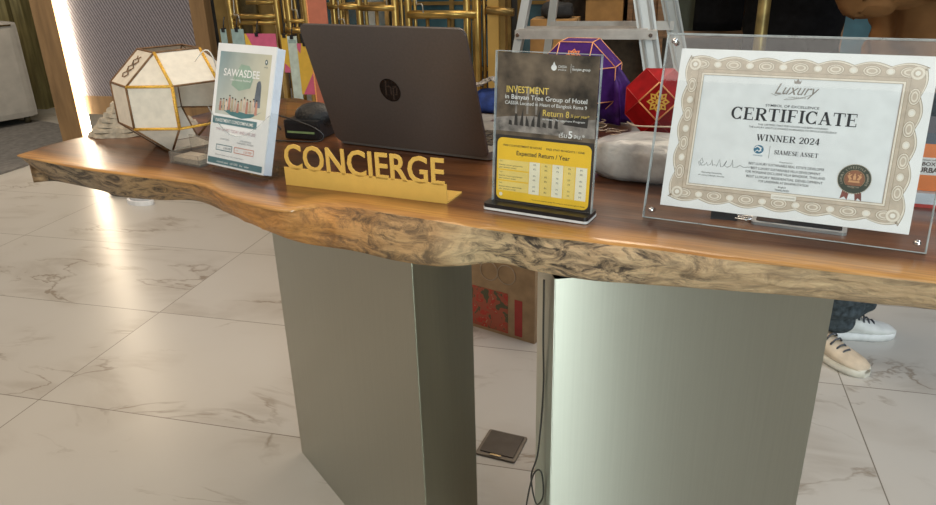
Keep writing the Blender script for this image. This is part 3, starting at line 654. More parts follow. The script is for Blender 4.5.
for a in (-.0055,0,.0055): f.stroke([(SX+a*.75,SZ-.001),(SX+a*1.25,SZ+.0035),(SX+a*.6,SZ+.0055)],[.0032,.0034,.001],-.0014); f.disc(SX+a*1.2,SZ+.0062,.001,.001,-.0014,8)
f.mi = 0; f.flat([(SX-.009,SZ-.0115),(SX+.009,SZ-.0115),(SX+.011,SZ-.0085),(SX-.011,SZ-.0085)],-.0015); f.mi = 1; f.text('WINNER 2024',SX,SZ-.011,h=.0018,width=.014,y=-.0016,align='C')
f.mi = 1
ring_t = 'LUXURY LIFESTYLE AWARDS'
for k,c_ in enumerate(ring_t):
    a = R(205-230*k/(len(ring_t)-1)); vs,fs = text_mesh(c_,.01)
    if not vs: continue
    M0 = f.M.copy(); f.M = Matrix.Translation((SX+.0142*math.cos(a),-.0012,SZ+.0138*math.sin(a))) @ Matrix.Rotation(-(a-math.pi/2),4,'Y'); f.text(c_,0,0,h=.0028,align='C'); f.M = M0
f.build('seal', [mat('seal_green',(.045,.055,.038),.4,0,.1), mat('seal_text',(.5,.42,.32),.5), mat('seal_bronze',(.62,.34,.17),.35,.3), mat('seal_ribbon',(.20,.06,.045),.5,0,.1), mat('seal_brown',(.28,.11,.055),.4)], ce, recalc=False)
# ------------------------------------------------------------------ brochures and holder
BW, BH = .158, .2242
BO = Vector((-.4823,1.3286,T)); BYW = R(-36); BT_ = R(17.5)
bh = thing('brochure_holder', 'clear acrylic brochure holder at the left of the gold sign', 'brochure holder', BO, (0,0,BYW))
f = MB(); f.mi = 0
f.M = Matrix.Translation((0,0,.010)) @ Matrix.Rotation(-BT_,4,'X')
f.box((-.006,.030,.002),(BW+.006,.0325,.19))
poly = [(-.006,0),(BW+.006,0),(BW+.006,.105)]+[(-.006+(BW+.012)*(1-k/12), .105-.045*math.sin(math.pi*k/12)) for k in range(1,12)]+[(-.006,.105)]
f.prism(poly,-.005,-.0025,'y')
for x in (-.006,BW+.0035): f.box((x,-.0025,0),(x+.0025,.030,.11))
f.mi = 1; f.stroke([(p[0],p[1]) for p in poly[2:]],.0018,-.0055)
f.mi = 0; f.M = Matrix.Identity(4)
f.box((-.006,-.012,0),(BW+.006,.075,.003)); f.box((-.006,.072,.0),(BW+.006,.075,.012))
f.build('pocket', [acrylic, acrylic_edge], bh)
Mb = Matrix.Translation(BO+Vector((0,0,.007))) @ Matrix.Rotation(BYW,4,'Z') @ Matrix.Rotation(-BT_,4,'X')
def brochure_mat():
    m = bpy.data.materials.new('brochure_print'); m.use_nodes = True; nt = m.node_tree; b = nt.nodes['Principled BSDF']; L = nt.links.new
    tc = nn(nt,'ShaderNodeTexCoord'); sp = nn(nt,'ShaderNodeSeparateXYZ'); L(tc.outputs['Object'], sp.inputs[0])
    no = nn(nt,'ShaderNodeTexNoise'); no.inputs['Scale'].default_value = 22; L(tc.outputs['Object'], no.inputs[0])
    def mr(o,a,b_):
        q = nn(nt,'ShaderNodeMapRange'); q.inputs[1].default_value = a; q.inputs[2].default_value = b_; L(o,q.inputs[0]); return q.outputs[0]
    z = mr(sp.outputs[2],.07,.21); x = mr(sp.outputs[0],0,BW)
    c1 = nn(nt,'ShaderNodeMixRGB'); c1.inputs[1].default_value = (.55,.58,.55,1); c1.inputs[2].default_value = (.20,.31,.36,1); L(z,c1.inputs[0])
    c2 = nn(nt,'ShaderNodeMixRGB'); L(x,c2.inputs[0]); L(c1.outputs[0],c2.inputs[1]); c2.inputs[2].default_value = (.66,.62,.48,1)
    c3 = nn(nt,'ShaderNodeMixRGB', blend_type='OVERLAY'); c3.inputs[0].default_value = .25; L(c2.outputs[0],c3.inputs[1]); L(no.outputs[0],c3.inputs[2])
    L(c3.outputs[0], b.inputs['Base Color']); b.inputs['Roughness'].default_value = .4; return m
NB = 8
bro = None
sheet_m = mat('brochure_edge',(.74,.78,.86),.5,0,.03)
for k in range(NB-1,0,-1):
    if bro is None:
        f = MB(); f.box((0,-.0009,.004),(BW-.002,.0009,BH-.002),bev=.0002); bro = f.build('brochure', sheet_m); tag(bro,'white brochure packed behind the front one in the clear holder','brochure','brochures behind the front one in the holder'); o = bro
    else: o = bro.copy(); COL.objects.link(o)
    o.matrix_world = Mb @ Matrix.Translation((.0006*k,.0006+.0021*k,.0004*(k%3)))
fb_ = thing('brochure', 'front brochure printed SAWASDEE with people and a tower, in clear holder', 'brochure'); fb_.matrix_world = Mb
f = MB(); f.box((0,-.0012,.004),(BW,.0012,BH)); f.build('sheet', mat('brochure_white',(.84,.85,.87),.45,0,.02), fb_)
f = MB(); f.rect(.009,.098,BW-.010,BH-.014,-.0014); f.build('picture', brochure_mat(), fb_)
f = MB(); Y = -.0020
f.mi = 0; f.text('SAWASDEE', .024, .1675, h=.0135, width=.098, y=Y, bold=.014)
f.text('real estate festival', .045, .160, h=.004, width=.055, y=Y)
f.mi = 1; f.flat([(.052,.166),(.07,.19),(.092,.188),(.108,.172),(.1,.15),(.07,.143),(.048,.152)],-.0016)
f.mi = 2; f.flat([(.113,.118),(.117,.16),(.121,.164),(.126,.164),(.129,.156),(.131,.118)],-.0016)
f.mi = 3; f.flat([(.018,.112),(.032,.106),(.055,.098),(.085,.095),(.11,.099),(.138,.112),(.125,.107),(.1,.105),(.06,.108),(.035,.115)],-.0017)
rnd = random.Random(4)
for k in range(13):
    x = .023+.0082*k; hh = .021+.011*rnd.random(); zb = .104+.004*rnd.random()
    f.mi = 4+(k%3); f.flat([(x-.0035,zb),(x+.0035,zb),(x+.0026,zb+hh*.7),(x-.0026,zb+hh*.7)],-.0018); f.mi = 7; f.disc(x,zb+hh*.7+.0022,.002,.0024,-.0018,10); f.mi = 8; f.disc(x,zb+hh*.7+.0038,.002,.0014,-.0019,8)
f.mi = 9; f.disc(BW-.022,BH-.027,.0035,.0045,Y,14); f.mi = 10; f.disc(BW-.022,BH-.027,.0016,.0022,Y-.0002,10); f.mi = 9; f.text('SIAMESE',BW-.022,BH-.037,h=.0022,width=.009,y=Y,align='C')
f.build('picture_print', [wht, mat('print_green',(.30,.42,.34),.5), mat('print_tower',(.17,.2,.24),.5,0,.2), mat('print_boat',(.08,.2,.22),.5), mat('print_rose',(.48,.24,.19),.5,0,.2), mat('print_sand',(.5,.42,.3),.5,0,.2), mat('print_cream',(.62,.5,.42),.5,0,.2), mat('print_skin',(.55,.38,.29),.5), hair_m, mat('print_slate',(.05,.1,.12),.5), white_paper], fb_)
f = MB()
f.mi = 0; f.rect(.006,.0805,BW-.030,.0935,Y)
f.rect(.003,.0075,BW-.004,.0185,Y)
f.mi = 1; f.text('INVESTMENT CONDOMINIUMS', .067, .084, h=.006, width=.105, y=Y-.0003, align='C', bold=.01); f.text('siamese asset   call 1000   line   www', .075, .0105, h=.004, width=.09, y=Y-.0003, align='C')
f.mi = 2; f.text('START', .018, .069, h=.004, y=Y); f.text('INVEST TODAY AND LIVE LIKE', .036, .0675, h=.0058, width=.092, y=Y)
f.mi = 3; f.text('LUXURY SUITE', .045, .0525, h=.003, width=.024, y=Y, align='C'); f.text('HOTEL RESIDENCE', .103, .0545, h=.003, width=.03, y=Y, align='C'); f.text('MANAGEMENT PROGRAM', .103, .05, h=.003, width=.045, y=Y, align='C')
f.text('fully furnished units with rental return', .062, .0235, h=.0025, width=.08, y=Y, align='C')
def outline(mi,a,b,c,d,t=.0012):
    f.mi = mi
    for q in ((a,b,c,b+t),(a,d-t,c,d),(a,b,a+t,d),(c-t,b,c,d)): f.rect(*q,Y)
outline(0,.023,.0325,.0685,.0435); outline(4,.0745,.0325,.128,.0435)
f.mi = 3; f.text('from', .028, .037, h=.0022, y=Y); f.text('3.59 MB*', .044, .0355, h=.0045, y=Y); f.mi = 4; f.text('from', .08, .037, h=.0022, y=Y); f.text('5.59 MB*', .101, .0355, h=.0045, y=Y)
f.build('lower_print', [mat('print_teal',(.10,.2,.23),.5), wht, mat('print_mauve',(.42,.27,.30),.5), mat('print_grey',(.22,.24,.27),.5), mat('print_coral',(.62,.25,.18),.5)], fb_)

# ------------------------------------------------------------------ lanterns (rhombicuboctahedra of cloth on a frame)
def rco_faces(a):
    k = a/2; q = 1+math.sqrt(2); pts = []
    for sx in (-1,1):
        for sy in (-1,1):
            for sz in (-1,1):
                for ax in range(3):
                    p = [sx,sy,sz]; p[ax] *= q; pts.append(Vector(p)*k)
    bm = bmesh.new()
    for p in pts: bm.verts.new(p)
    bmesh.ops.convex_hull(bm, input=bm.verts[:]); bmesh.ops.dissolve_limit(bm, angle_limit=.01, verts=bm.verts[:], edges=bm.edges[:])
    bm.normal_update()
    fs = [([v.co.copy() for v in f_.verts], f_.normal.copy()) for f_ in bm.faces]
    es = [(e.verts[0].co.copy(),e.verts[1].co.copy()) for e in bm.edges]; bm.free(); return fs, es
def lantern(name, label, a, loc, rot, cloth, trim, trim_r, skip=lambda c,n:False, trim2=None, sel2=lambda m:False, rz=True):
    fs, es = rco_faces(a); L = thing(name, label, 'lantern', loc, rot)
    h = a*(1+math.sqrt(2))/2
    mb = MB()
    for vs,n_ in fs:
        c = sum(vs,Vector())/len(vs)
        if skip(c/a,n_): continue
        A = [mb.v(v) for v in vs]; B = [mb.v(v-n_*.0012) for v in vs]; mb.f(A); mb.f(B[::-1])
        for i in range(len(A)): mb.f([A[i],A[(i+1)%len(A)],B[(i+1)%len(A)],B[i]])
    mb.build('cloth_panels', cloth, L)
    mb = MB(); m2 = MB(); any2 = False
    for p,q in es:
        mid = (p+q)/2/a
        if trim2 and sel2(mid): m2.tube([p,q],trim_r*1.35,6); any2 = True
        else: mb.tube([p,q],trim_r,6)
    mb.build('frame_edging', trim, L)
    if trim2 and any2: m2.build('gold_ribbon_edging', trim2, L)
    else: m2.bm.free()
    return L
brown_edge = mat('brown_edging',(.17,.085,.035),.6,0,.2,100)
aW = .090; hW = aW*(1+math.sqrt(2))/2
def white_lantern():
    L = lantern('cloth_lantern','white cloth lantern with brown and gold edging, open on one side',aW,(-.588,1.515,T+hW*.9+.003),(0,0,R(41)), mat('lantern_white',(.72,.645,.54),.75,0,.04,60), brown_edge,.0024,
        skip=lambda c,n_: (n_.x>.9) or (n_.x>.4 and n_.z<-.3) or (n_.z>.95) or (n_.y<-.5 and n_.x>-.2 and abs(n_.z)<.2) or (n_.y<-.5 and n_.x>-.2 and n_.z<-.5), trim2=gold_ribbon, sel2=lambda m: any((m-Vector(q)).length<.12 for q in ((-.854,-.854,.5),(-.854,-.854,-.5),(-.5,-1.207,0),(-.5,-.854,.854),(0,-1.207,-.5),(.5,-.854,.854))))
    mb = MB(); pts = []
    for k in range(30):
        t = k/29; pts.append((.02+.09*t, -.075-.035*math.sin(t*math.pi*2.2), .085-.06*t+.035*math.sin(t*math.pi*3)))
    mb.tube(pts,.0013,6); mb.build('cord', mat('white_cord',(.75,.72,.66),.8), L)
    L.scale = (1,1,.9)
    # stencilled motif on the upper left square
    mb = MB(); n_ = Vector((-1,0,1)).normalized(); c = Vector((-(1+math.sqrt(2)/1)*0,0,0))
    d_ = (1+math.sqrt(2))/2*aW; c = Vector((-1,0,1)).normalized()*(d_*1.0)
    up = Vector((1,0,1)).normalized(); sd = Vector((0,1,0))
    for j in range(3):
        for s_ in (-1,1):
            pp = [c+n_*.0022+up*(-.026+.017*j)+sd*(.004*s_), c+n_*.0022+up*(-.018+.017*j)+sd*(.014*s_), c+n_*.0022+up*(-.012+.017*j)+sd*(.003*s_), c+n_*.0022+up*(-.006+.017*j)+sd*(.009*s_)]
            mb.tube(pp,.0012,5)
    mb.build('stencil_motif', brown_edge, L); return L
white_lantern()
def star(mb, r0, r1, y):
    mb.flat([((r0 if k%2==0 else r1)*math.sin(math.pi*k/8),(r0 if k%2==0 else r1)*math.cos(math.pi*k/8)) for k in range(16)], y)
def face_star(L, a, n_, mt, size):
    d_ = a*(1+math.sqrt(2))/2; q = n_.to_track_quat('-Y','Z'); mb = MB(); mb.M = Matrix.Translation(n_*(d_+.0008)) @ q.to_matrix().to_4x4()
    for k in range(8):
        an = 2*math.pi*k/8; M0 = mb.M.copy(); mb.M = M0 @ Matrix.Rotation(an,4,'Y')
        mb.mi = 0; mb.flat([(0,size*.25),(size*.28,size*.62),(0,size),(-size*.28,size*.62)],-.0003)
        mb.mi = 1; mb.flat([(0,size*.5),(size*.1,size*.65),(0,size*.8),(-size*.1,size*.65)],-.0006); mb.M = M0
    mb.mi = 0; mb.disc(0,0,size*.26,None,-.0004,12)
    mb.build('star_motif', mt, L)
red_cloth = mat('red_cloth',(.34,.004,.007),.8,0,.12,50,spec=.2); purple_cloth = mat('purple_cloth',(.055,.012,.13),.8,0,.15,50,spec=.2)
star_y = mat('star_gold',(.85,.5,.06),.5); 
aR = .053; hR = aR*(1+math.sqrt(2))/2
rl = lantern('cloth_lantern','red cloth lantern with a golden star, behind the plastic-wrapped bundle',aR,(.42,1.565,T+hR*1.0+.004),(0,0,R(-4)), red_cloth, mat('red_seam',(.45,.02,.015),.6),.0008)
def red_orient():
    # a square face turned edge-up towards the front
    M = Matrix.Translation((.399,1.507,T+hR*1.08)) @ Matrix.Rotation(R(-14),4,'Z') @ Matrix.Rotation(R(-9),4,'X') @ Matrix.Rotation(R(45),4,'Y'); rl.matrix_world = M
red_orient()
face_star(rl,aR,Vector((0,-1,0)),[star_y, red_cloth],.0225)
f = MB(); d_ = aR*(1+math.sqrt(2))/2; h2 = aR/2
for a,b in (((-h2,-h2),(h2,-h2)),((h2,-h2),(h2,h2)),((h2,h2),(-h2,h2)),((-h2,h2),(-h2,-h2))): f.tube([(a[0],-d_-.0005,a[1]),(b[0],-d_-.0005,b[1])],.0016,6)
f.build('gold_edging', orange_trim, rl)
aP = .072; hP = aP*(1+math.sqrt(2))/2
pl_ = lantern('cloth_lantern','purple cloth lantern with orange edging behind the investment poster',aP,(.258,1.655,T+hP+.003),(0,0,R(-22)), purple_cloth, orange_trim,.0012)
face_star(pl_,aP,Vector((0,-1,1)).normalized(),[mat('star_orange',(.8,.24,.06),.5), purple_cloth],.018)
face_star(pl_,aP,Vector((-1,0,1)).normalized(),[MATS['star_orange'], purple_cloth],.018)
# draped ribbons of the purple lantern
f = MB(); cols_ = 44; rows = 12; g = []
for j in range(rows+1):
    t = j/rows; row = []
    for i in range(cols_):
        u_ = 2*math.pi*i/cols_; rr = (.012+.028*min(1,t*2.4))*(1+.28*math.sin(u_*6+t*2)+.1*math.sin(u_*11))
        row.append(f.v((.082+rr*.85*math.cos(u_)-.02*(1-t), -.005+rr*math.sin(u_)*.9, .052-t*(.052+hP-.001))))
    g.append(row)
for j in range(rows):
    for i in range(cols_): f.f([g[j][i],g[j][(i+1)%cols_],g[j+1][(i+1)%cols_],g[j+1][i]],True)
f.f(g[0]); f.f(g[-1][::-1])
f.build('ribbon_drape', mat('purple_satin',(.06,.013,.15),.5,0,.3,40,spec=.3), pl_)
# beige folded trim under the white lantern
f = MB(); rnd = random.Random(2)
layers = 7
for j in range(layers):
    z = .004+.0075*j; w_ = .17-.014*j; d2 = .10-.008*j; pts = []
    for k in range(36):
        a = 2*math.pi*k/36; sc_ = 1+.05*math.sin(9*a+j)+.04*rnd.random(); pts.append((w_/2*math.cos(a)*sc_*(1.15 if abs(math.cos(a))>.7 else 1), d2/2*math.sin(a)*sc_))
    A = [f.v((p[0],p[1],z-.0035+.0008*math.sin(k))) for k,p in enumerate(pts)]; B = [f.v((p[0]*.96,p[1]*.96,z+.003+.002*math.sin(k*1.7))) for k,p in enumerate(pts)]; c = f.v((0,0,z+.006)); c2 = f.v((0,0,z-.003))
    for k in range(36): q = (k+1)%36; f.f([A[k],A[q],B[q],B[k]]); f.f([B[k],B[q],c]); f.f([A[q],A[k],c2])
o = f.build('folded_fabric', mat('beige_fabric',(.42,.36,.28),.9,0,.15,90,.4), loc=(-.735,1.665,T), rot=(0,0,R(25)))
o.scale = (1.15,1.1,1.35)
tag(o,'heap of folded beige fabric lying behind the white lantern','fabric')
# clear card tray beside the lantern
ct = thing('card_tray','small clear acrylic card tray in front of the white lantern','tray',(-.515,1.372,T),(0,0,R(-32)))
f = MB(); f.box((-.05,-.02,0),(.03,.03,.003)); f.box((-.05,-.0225,0),(.03,-.02,.022)); f.box((-.05,.0275,0),(.03,.03,.045)); f.box((-.0525,-.0225,0),(-.05,.03,.022)); f.box((.03,-.0225,0),(.0325,.03,.022))
f.build('tray', clear('tray_acrylic',(.86,.86,.84),diff=.12,dcol=(.6,.55,.5)), ct)
f = MB(); f.box((-.047,-.017,.003),(.027,.024,.012)); tag(f.build('name_cards', mat('card_beige',(.5,.44,.37),.6), loc=(-.515,1.372,T), rot=(0,0,R(-32))),'small stack of beige cards inside the clear card tray','cards')

# ------------------------------------------------------------------ black device and cable
dv = thing('card_reader','black handheld reader with a green strip and looped cable, beside the laptop','card reader',(-.335,1.565,T),(0,0,R(-20)))
f = MB(); f.box((-.045,-.03,0),(.04,.05,.042),bev=.008); f.build('body', black_plastic, dv)
f = MB(); f.sphere((.008,.015,.042),(.046,.036,.03),20,10); f.build('cover', mat('black_leather',(.012,.012,.013),.5,0,.2,200,.3), dv)
f = MB(); f.box((-.036,-.0312,.014),(.03,-.0295,.018)); f.build('light_strip', mat('green_strip',(.25,.36,.16),.4), dv)
f = MB(); pts = [(-.05,-.032,.02),(-.075,-.035,.05),(-.07,-.03,.052),(-.02,-.038,.046),(.03,-.045,.035),(.055,-.04,.018),(.05,-.045,.004),(0,-.055,.003),(-.06,-.06,.003),(-.12,-.055,.003),(-.17,-.02,.003)]
pp = resample([(p[0],p[1]) for p in pts],60); 
def spl(pts,n_):
    P = [Vector(p) for p in pts]; out = []
    for i in range(len(P)-1):
        p0,p1,p2,p3 = P[max(0,i-1)],P[i],P[i+1],P[min(len(P)-1,i+2)]
        for k in range(n_):
            q = k/n_; out.append(.5*((2*p1)+(p2-p0)*q+(2*p0-5*p1+4*p2-p3)*q*q+(3*p1-p0-3*p2+p3)*q**3))
    out.append(P[-1]); return out
f.tube(spl(pts,8),.0018,6); f.build('cable', black_plastic, dv)
# ------------------------------------------------------------------ plastic-wrapped bundle, hooks, tablet, clip, boxes
def lump(name, mats, loc, rot, sx, sy, sz, seed, amp, n_=48, m_s=24, flatb=True):
    mb = MB(); mb.sphere((0,0,0),(1,1,1),n_,m_s)
    for v in mb.bm.verts:
        p = v.co.copy(); q = Vector((abs(p.x)**.7*math.copysign(1,p.x),abs(p.y)**.7*math.copysign(1,p.y),abs(p.z)**.75*math.copysign(1,p.z)))
        d_ = 1+amp*noise.noise(p*1.6+Vector((seed,0,0)))+amp*.55*abs(noise.noise(p*4+Vector((seed,5,0))))+amp*.35*noise.noise(p*9+Vector((0,seed,0)))
        q = Vector((q.x*sx,q.y*sy,q.z*sz))*d_; 
        if flatb: q.z = max(q.z,-sz*.86)
        v.co = q+Vector((0,0,sz*.86))
    return mb.build(name, mats, loc=loc, rot=rot, smooth=True)
def wrap_mat():
    m = mat('plastic_wrap',(.42,.41,.40),.3,0,.2,17,.8,spec=.5); return m
o = lump('wrapped_bundle', wrap_mat(), (.318,1.205,T), (0,0,R(-27)), .105,.062,.037, 3.3, .12)
tag(o,'bundle wrapped in crinkled clear plastic between poster and certificate','package')
f = MB(); f.tube(spl([(.335,1.49,T+.03),(.34,1.44,T+.034),(.35,1.36,T+.05),(.36,1.26,T+.072)],8),.0016,6)
tag(f.build('white_string', mat('string_white',(.75,.66,.55),.8)),'pale string running from the red lantern over the plastic bundle','string')
hook = None; rnd = random.Random(11)
steel_w = mat('hook_wire',(.30,.24,.19),.4,.7,.1)
for k in range(9):
    if hook is None:
        f = MB(); P = [(-.03,.0,0)]+[(-.03+.028*k2/6,.009*math.sin(k2*.7),0.0) for k2 in range(1,7)]+[(.02+.011*math.cos(a),.011*math.sin(a)+.004,.001*a) for a in [R(190-40*i_) for i_ in range(0,8)]]
        f.tube(P,.0014,6); hook = f.build('wire_hook', steel_w); tag(hook,'small steel wire hook in the pile behind the poster','hook','wire hooks piled behind the poster'); o = hook
    else: o = hook.copy(); COL.objects.link(o)
    o.location = (.295+.035*rnd.uniform(-1,1), 1.43+.06*rnd.uniform(-1,1), T+.004+.0035*k); o.rotation_euler = (R(rnd.uniform(-6,6)),R(rnd.uniform(-6,6)),rnd.uniform(0,6.28))
tb = thing('tablet','flat tablet with a silver rim lying behind the certificate stand','tablet',(.475,.948,T),(0,0,R(-27)))
f = MB(); f.prism(rrect(-.075,-.02,.047,.068,.006),0,.0042); f.build('case', mat('tablet_silver',(.5,.51,.52),.35,.5), tb)
f = MB(); f.prism(rrect(-.069,-.014,.041,.062,.004),.0042,.0048); f.build('screen', mat('tablet_screen',(.02,.022,.025),.12), tb)
cl_ = thing('binder_clip','black binder clip with steel handles beside the tablet','clip',(.372,.995,T),(0,0,R(-20)))
f = MB(); f.M = Matrix.Rotation(R(90),4,'Z'); f.prism([(-.012,0),(.012,0),(.002,.016),(-.002,.016)],-.018,.018,'y'); f.build('body', black_plastic, cl_)
for s_ in (-1,1):
    f = MB(); f.tube(spl([(.012,s_*.008,.003),(.03,s_*.012,.003),(.04,0,.003),(.03,-s_*.004,.003),(.012,-s_*.002,.003)],5),.0012,6); f.build('handle', chrome, cl_)
orange_m = mat('box_orange',(.72,.19,.04),.5,0,.04); boxw = mat('box_white',(.72,.71,.70),.5,0,.03)
b1 = thing('boxed_product','orange and white printed box, upper of two behind the certificate','box',(.66,1.03,T+.022),(0,0,R(-20)))
f = MB(); f.mi = 0; f.box((0,0,0),(.2,.12,.024)); f.box((0,0,.050),(.2,.12,.070)); f.mi = 1; f.box((0,0,.024),(.2,.12,.050)); f.mi = 2; f.box((0,0,.070),(.2,.12,.086))
f.build('carton', [orange_m, boxw, mat('box_slate',(.07,.085,.11),.5)], b1)
f = MB(); f.text('URBAN', .002, .028, h=.0075, y=-.0006, bold=.03); f.text('BOX OF', .006, .038, h=.0055, width=.03, y=-.0006, bold=.02); f.text('premium collection', .004, .0455, h=.0025, y=-.0006); f.build('lettering', mat('box_ink',(.10,.07,.06),.6), b1)
b2 = thing('boxed_product','flat white box with a red base line, under the orange box','box',(.655,1.02,T),(0,0,R(-22)))
f = MB(); f.mi = 0; f.box((0,0,.005),(.22,.14,.0215)); f.mi = 1; f.box((-.001,-.001,0),(.221,.141,.005)); f.build('carton', [mat('box_bluewhite',(.6,.65,.72),.5), mat('box_red',(.5,.04,.03),.5)], b2)
o = lump('cloth_bag', mat('blue_cloth',(.02,.05,.22),.8,0,.2,60,.3), (.075,1.775,T), (0,0,R(-25)), .05,.035,.028, 8.1, .3, 28, 16); tag(o,'small blue cloth bag at the back edge behind the laptop','bag')
f = MB(); g = [[f.v((-.055+.11*i/10, -.03+.06*j/6, .004+.016*noise.noise(Vector((i*.35,j*.45,2)))+.02*(1-abs(i-5)/5)+.006*noise.noise(Vector((i*.9,j,5))))) for i in range(11)] for j in range(7)]
for j in range(6):
    for i in range(10): f.f([g[j][i],g[j][i+1],g[j+1][i+1],g[j+1][i]])
bmesh.ops.solidify(f.bm, geom=f.bm.faces[:], thickness=.0012)
tag(f.build('printed_paper', mat('newsprint',(.42,.38,.34),.8,0,.4,120), loc=(.075,1.775,T+.056), rot=(0,0,R(-20))),'crumpled printed paper lying on the blue cloth bag','paper')

# ------------------------------------------------------------------ light panel at the left
PB = (-2.515,4.875,0)
lpn = thing('light_panel','tall woven-mesh panel with a glowing light strip down its left edge','light panel',PB,(0,0,YW))
f = MB(); f.box((-.21,-.03,0),(-.04,.06,2.4)); f.box((.93,-.02,0),(1.03,.05,2.4)); f.box((-.05,.03,2.35),(.93,.06,2.4)); f.box((.0,.01,.30),(.93,.06,.42)); f.build('frame', mat('bronze_wood',(.30,.185,.09),.4,.25,.12,8,stretch=(3,3,.4)), lpn)
f = MB(); f.box((-.04,-.02,0),(.0,.02,2.38)); f.build('light_strip', mat('led_white',(1,.84,.62),.5,emit=18), lpn)
def mesh_mat():
    m = bpy.data.materials.new('woven_mesh'); m.use_nodes = True; nt = m.node_tree; b = nt.nodes['Principled BSDF']; L = nt.links.new
    tc = nn(nt,'ShaderNodeTexCoord'); mp = nn(nt,'ShaderNodeMapping'); mp.inputs['Rotation'].default_value = (0,R(28),0); L(tc.outputs['Object'], mp.inputs[0])
    wv = nn(nt,'ShaderNodeTexWave'); wv.inputs['Scale'].default_value = 17; wv.inputs['Distortion'].default_value = 1.2; wv.inputs['Detail'].default_value = 2; wv.inputs['Detail Scale'].default_value = 6; L(mp.outputs[0], wv.inputs[0])
    cr = nn(nt,'ShaderNodeValToRGB'); cr.color_ramp.elements[0].color = (.12,.11,.13,1); cr.color_ramp.elements[1].color = (.36,.33,.36,1); L(wv.outputs[0], cr.inputs[0])
    L(cr.outputs[0], b.inputs['Base Color']); b.inputs['Roughness'].default_value = .45; b.inputs['Metallic'].default_value = .3
    return m
f = MB(); f.box((.0,.015,.42),(.93,.03,2.36)); f.build('mesh_screen', mesh_mat(), lpn)
# gold slat screen and pillars
sl = thing('slat_screen','olive gold vertical slat screen behind the beige armchair','screen',(-3.9,6.75,0),(0,0,YW))
olive = mat('olive_gold',(.30,.25,.11),.4,.5,.2,6,stretch=(4,4,.5)); shade = mat('dark_bronze',(.10,.08,.045),.5,.4,.2)
f = MB(); f.box((-1.6,.06,0),(1.35,.1,2.4)); f.build('backing', shade, sl)
for k in range(15):
    f = MB(); x = -1.5+.19*k; f.box((x,-.02 if k%2 else -.05,0),(x+.11,.06,2.4)); f.build('slat', olive, sl)
pi_ = thing('gold_pillar','pair of aged gold pillars right of the mesh panel','pillar',(-1.12,4.2,0),(0,0,YW))
f = MB(); f.box((-.25,0,0),(-.12,.1,2.4)); f.box((.0,.02,0),(.1,.1,2.4)); f.build('shaft', gold_dark, pi_)
f = MB(); f.box((-.12,.04,0),(0,.1,2.4)); f.box((-.01,-.005,0),(.006,.02,2.4)); f.build('inlay', mat('olive_dark',(.085,.066,.03),.4,.5,.2), pi_)
f = MB(); f.box((-.27,-.02,0),(.12,.12,.05)); f.build('plinth', gold_dark, pi_)
# armchair and rug
f = MB(); f.prism([(1.24*math.cos(2*math.pi*k/72),1.24*math.sin(2*math.pi*k/72)) for k in range(72)],0,.012)
tag(f.build('round_rug', mat('grey_rug',(.17,.16,.15),.95,0,.12,25,.3), loc=(-4.1,5.0,0)),'dark grey round rug on the floor at far left','rug')
ac = thing('armchair','beige upholstered armchair at the far left edge','armchair',(-3.62,5.96,.0125),(0,0,R(52)))
bei = mat('beige_upholstery',(.42,.39,.35),.85,0,.05,12)
f = MB(); f.box((-.95,0,.05),(.13,.9,.42),bev=.03); f.build('seat', bei, ac)
f = MB(); f.box((-.9,-.02,.05),(.13,.14,.79),bev=.05); f.build('armrest', bei, ac); f = MB(); f.box((-.9,.78,.05),(.13,.94,.6),bev=.05); f.build('armrest', bei, ac)
f = MB(); f.box((-.02,.0,.05),(.16,.92,.80),bev=.05); f.build('backrest', bei, ac)
for x in (-.85,.08):
    for y in (.06,.84): f = MB(); f.cyl((x,y,0.0),(x,y,.06),.025); f.build('foot', shade, ac)
f = MB(); f.tube([(-.86,-.024,.775),(.1,-.024,.775)],.006,6); f.build('piping', gold_dark, ac)
# slipper-like white shoe far back under the slab's left end
sh = thing('shoe','white-soled shoe on the floor seen below the slab at left','shoe',(-1.80,3.86,0),(0,0,R(-20)))
f = MB(); f.prism([(.085*math.cos(2*math.pi*k/24)*(1.0),.045*math.sin(2*math.pi*k/24)) for k in range(24)],0,.024); f.build('sole', mat('shoe_white',(.82,.82,.84),.5), sh)
f = MB(); f.sphere((0,.005,.03),(.07,.04,.03),20,10); f.build('upper', mat('shoe_grey',(.5,.5,.52),.7), sh)

o = lump('shoe', black_plastic, (-1.97,4.02,0),(0,0,R(-15)),.065,.03,.022,5.5,.25,24,14); tag(o,'small black shoe on the floor beside the white-soled one','shoe')
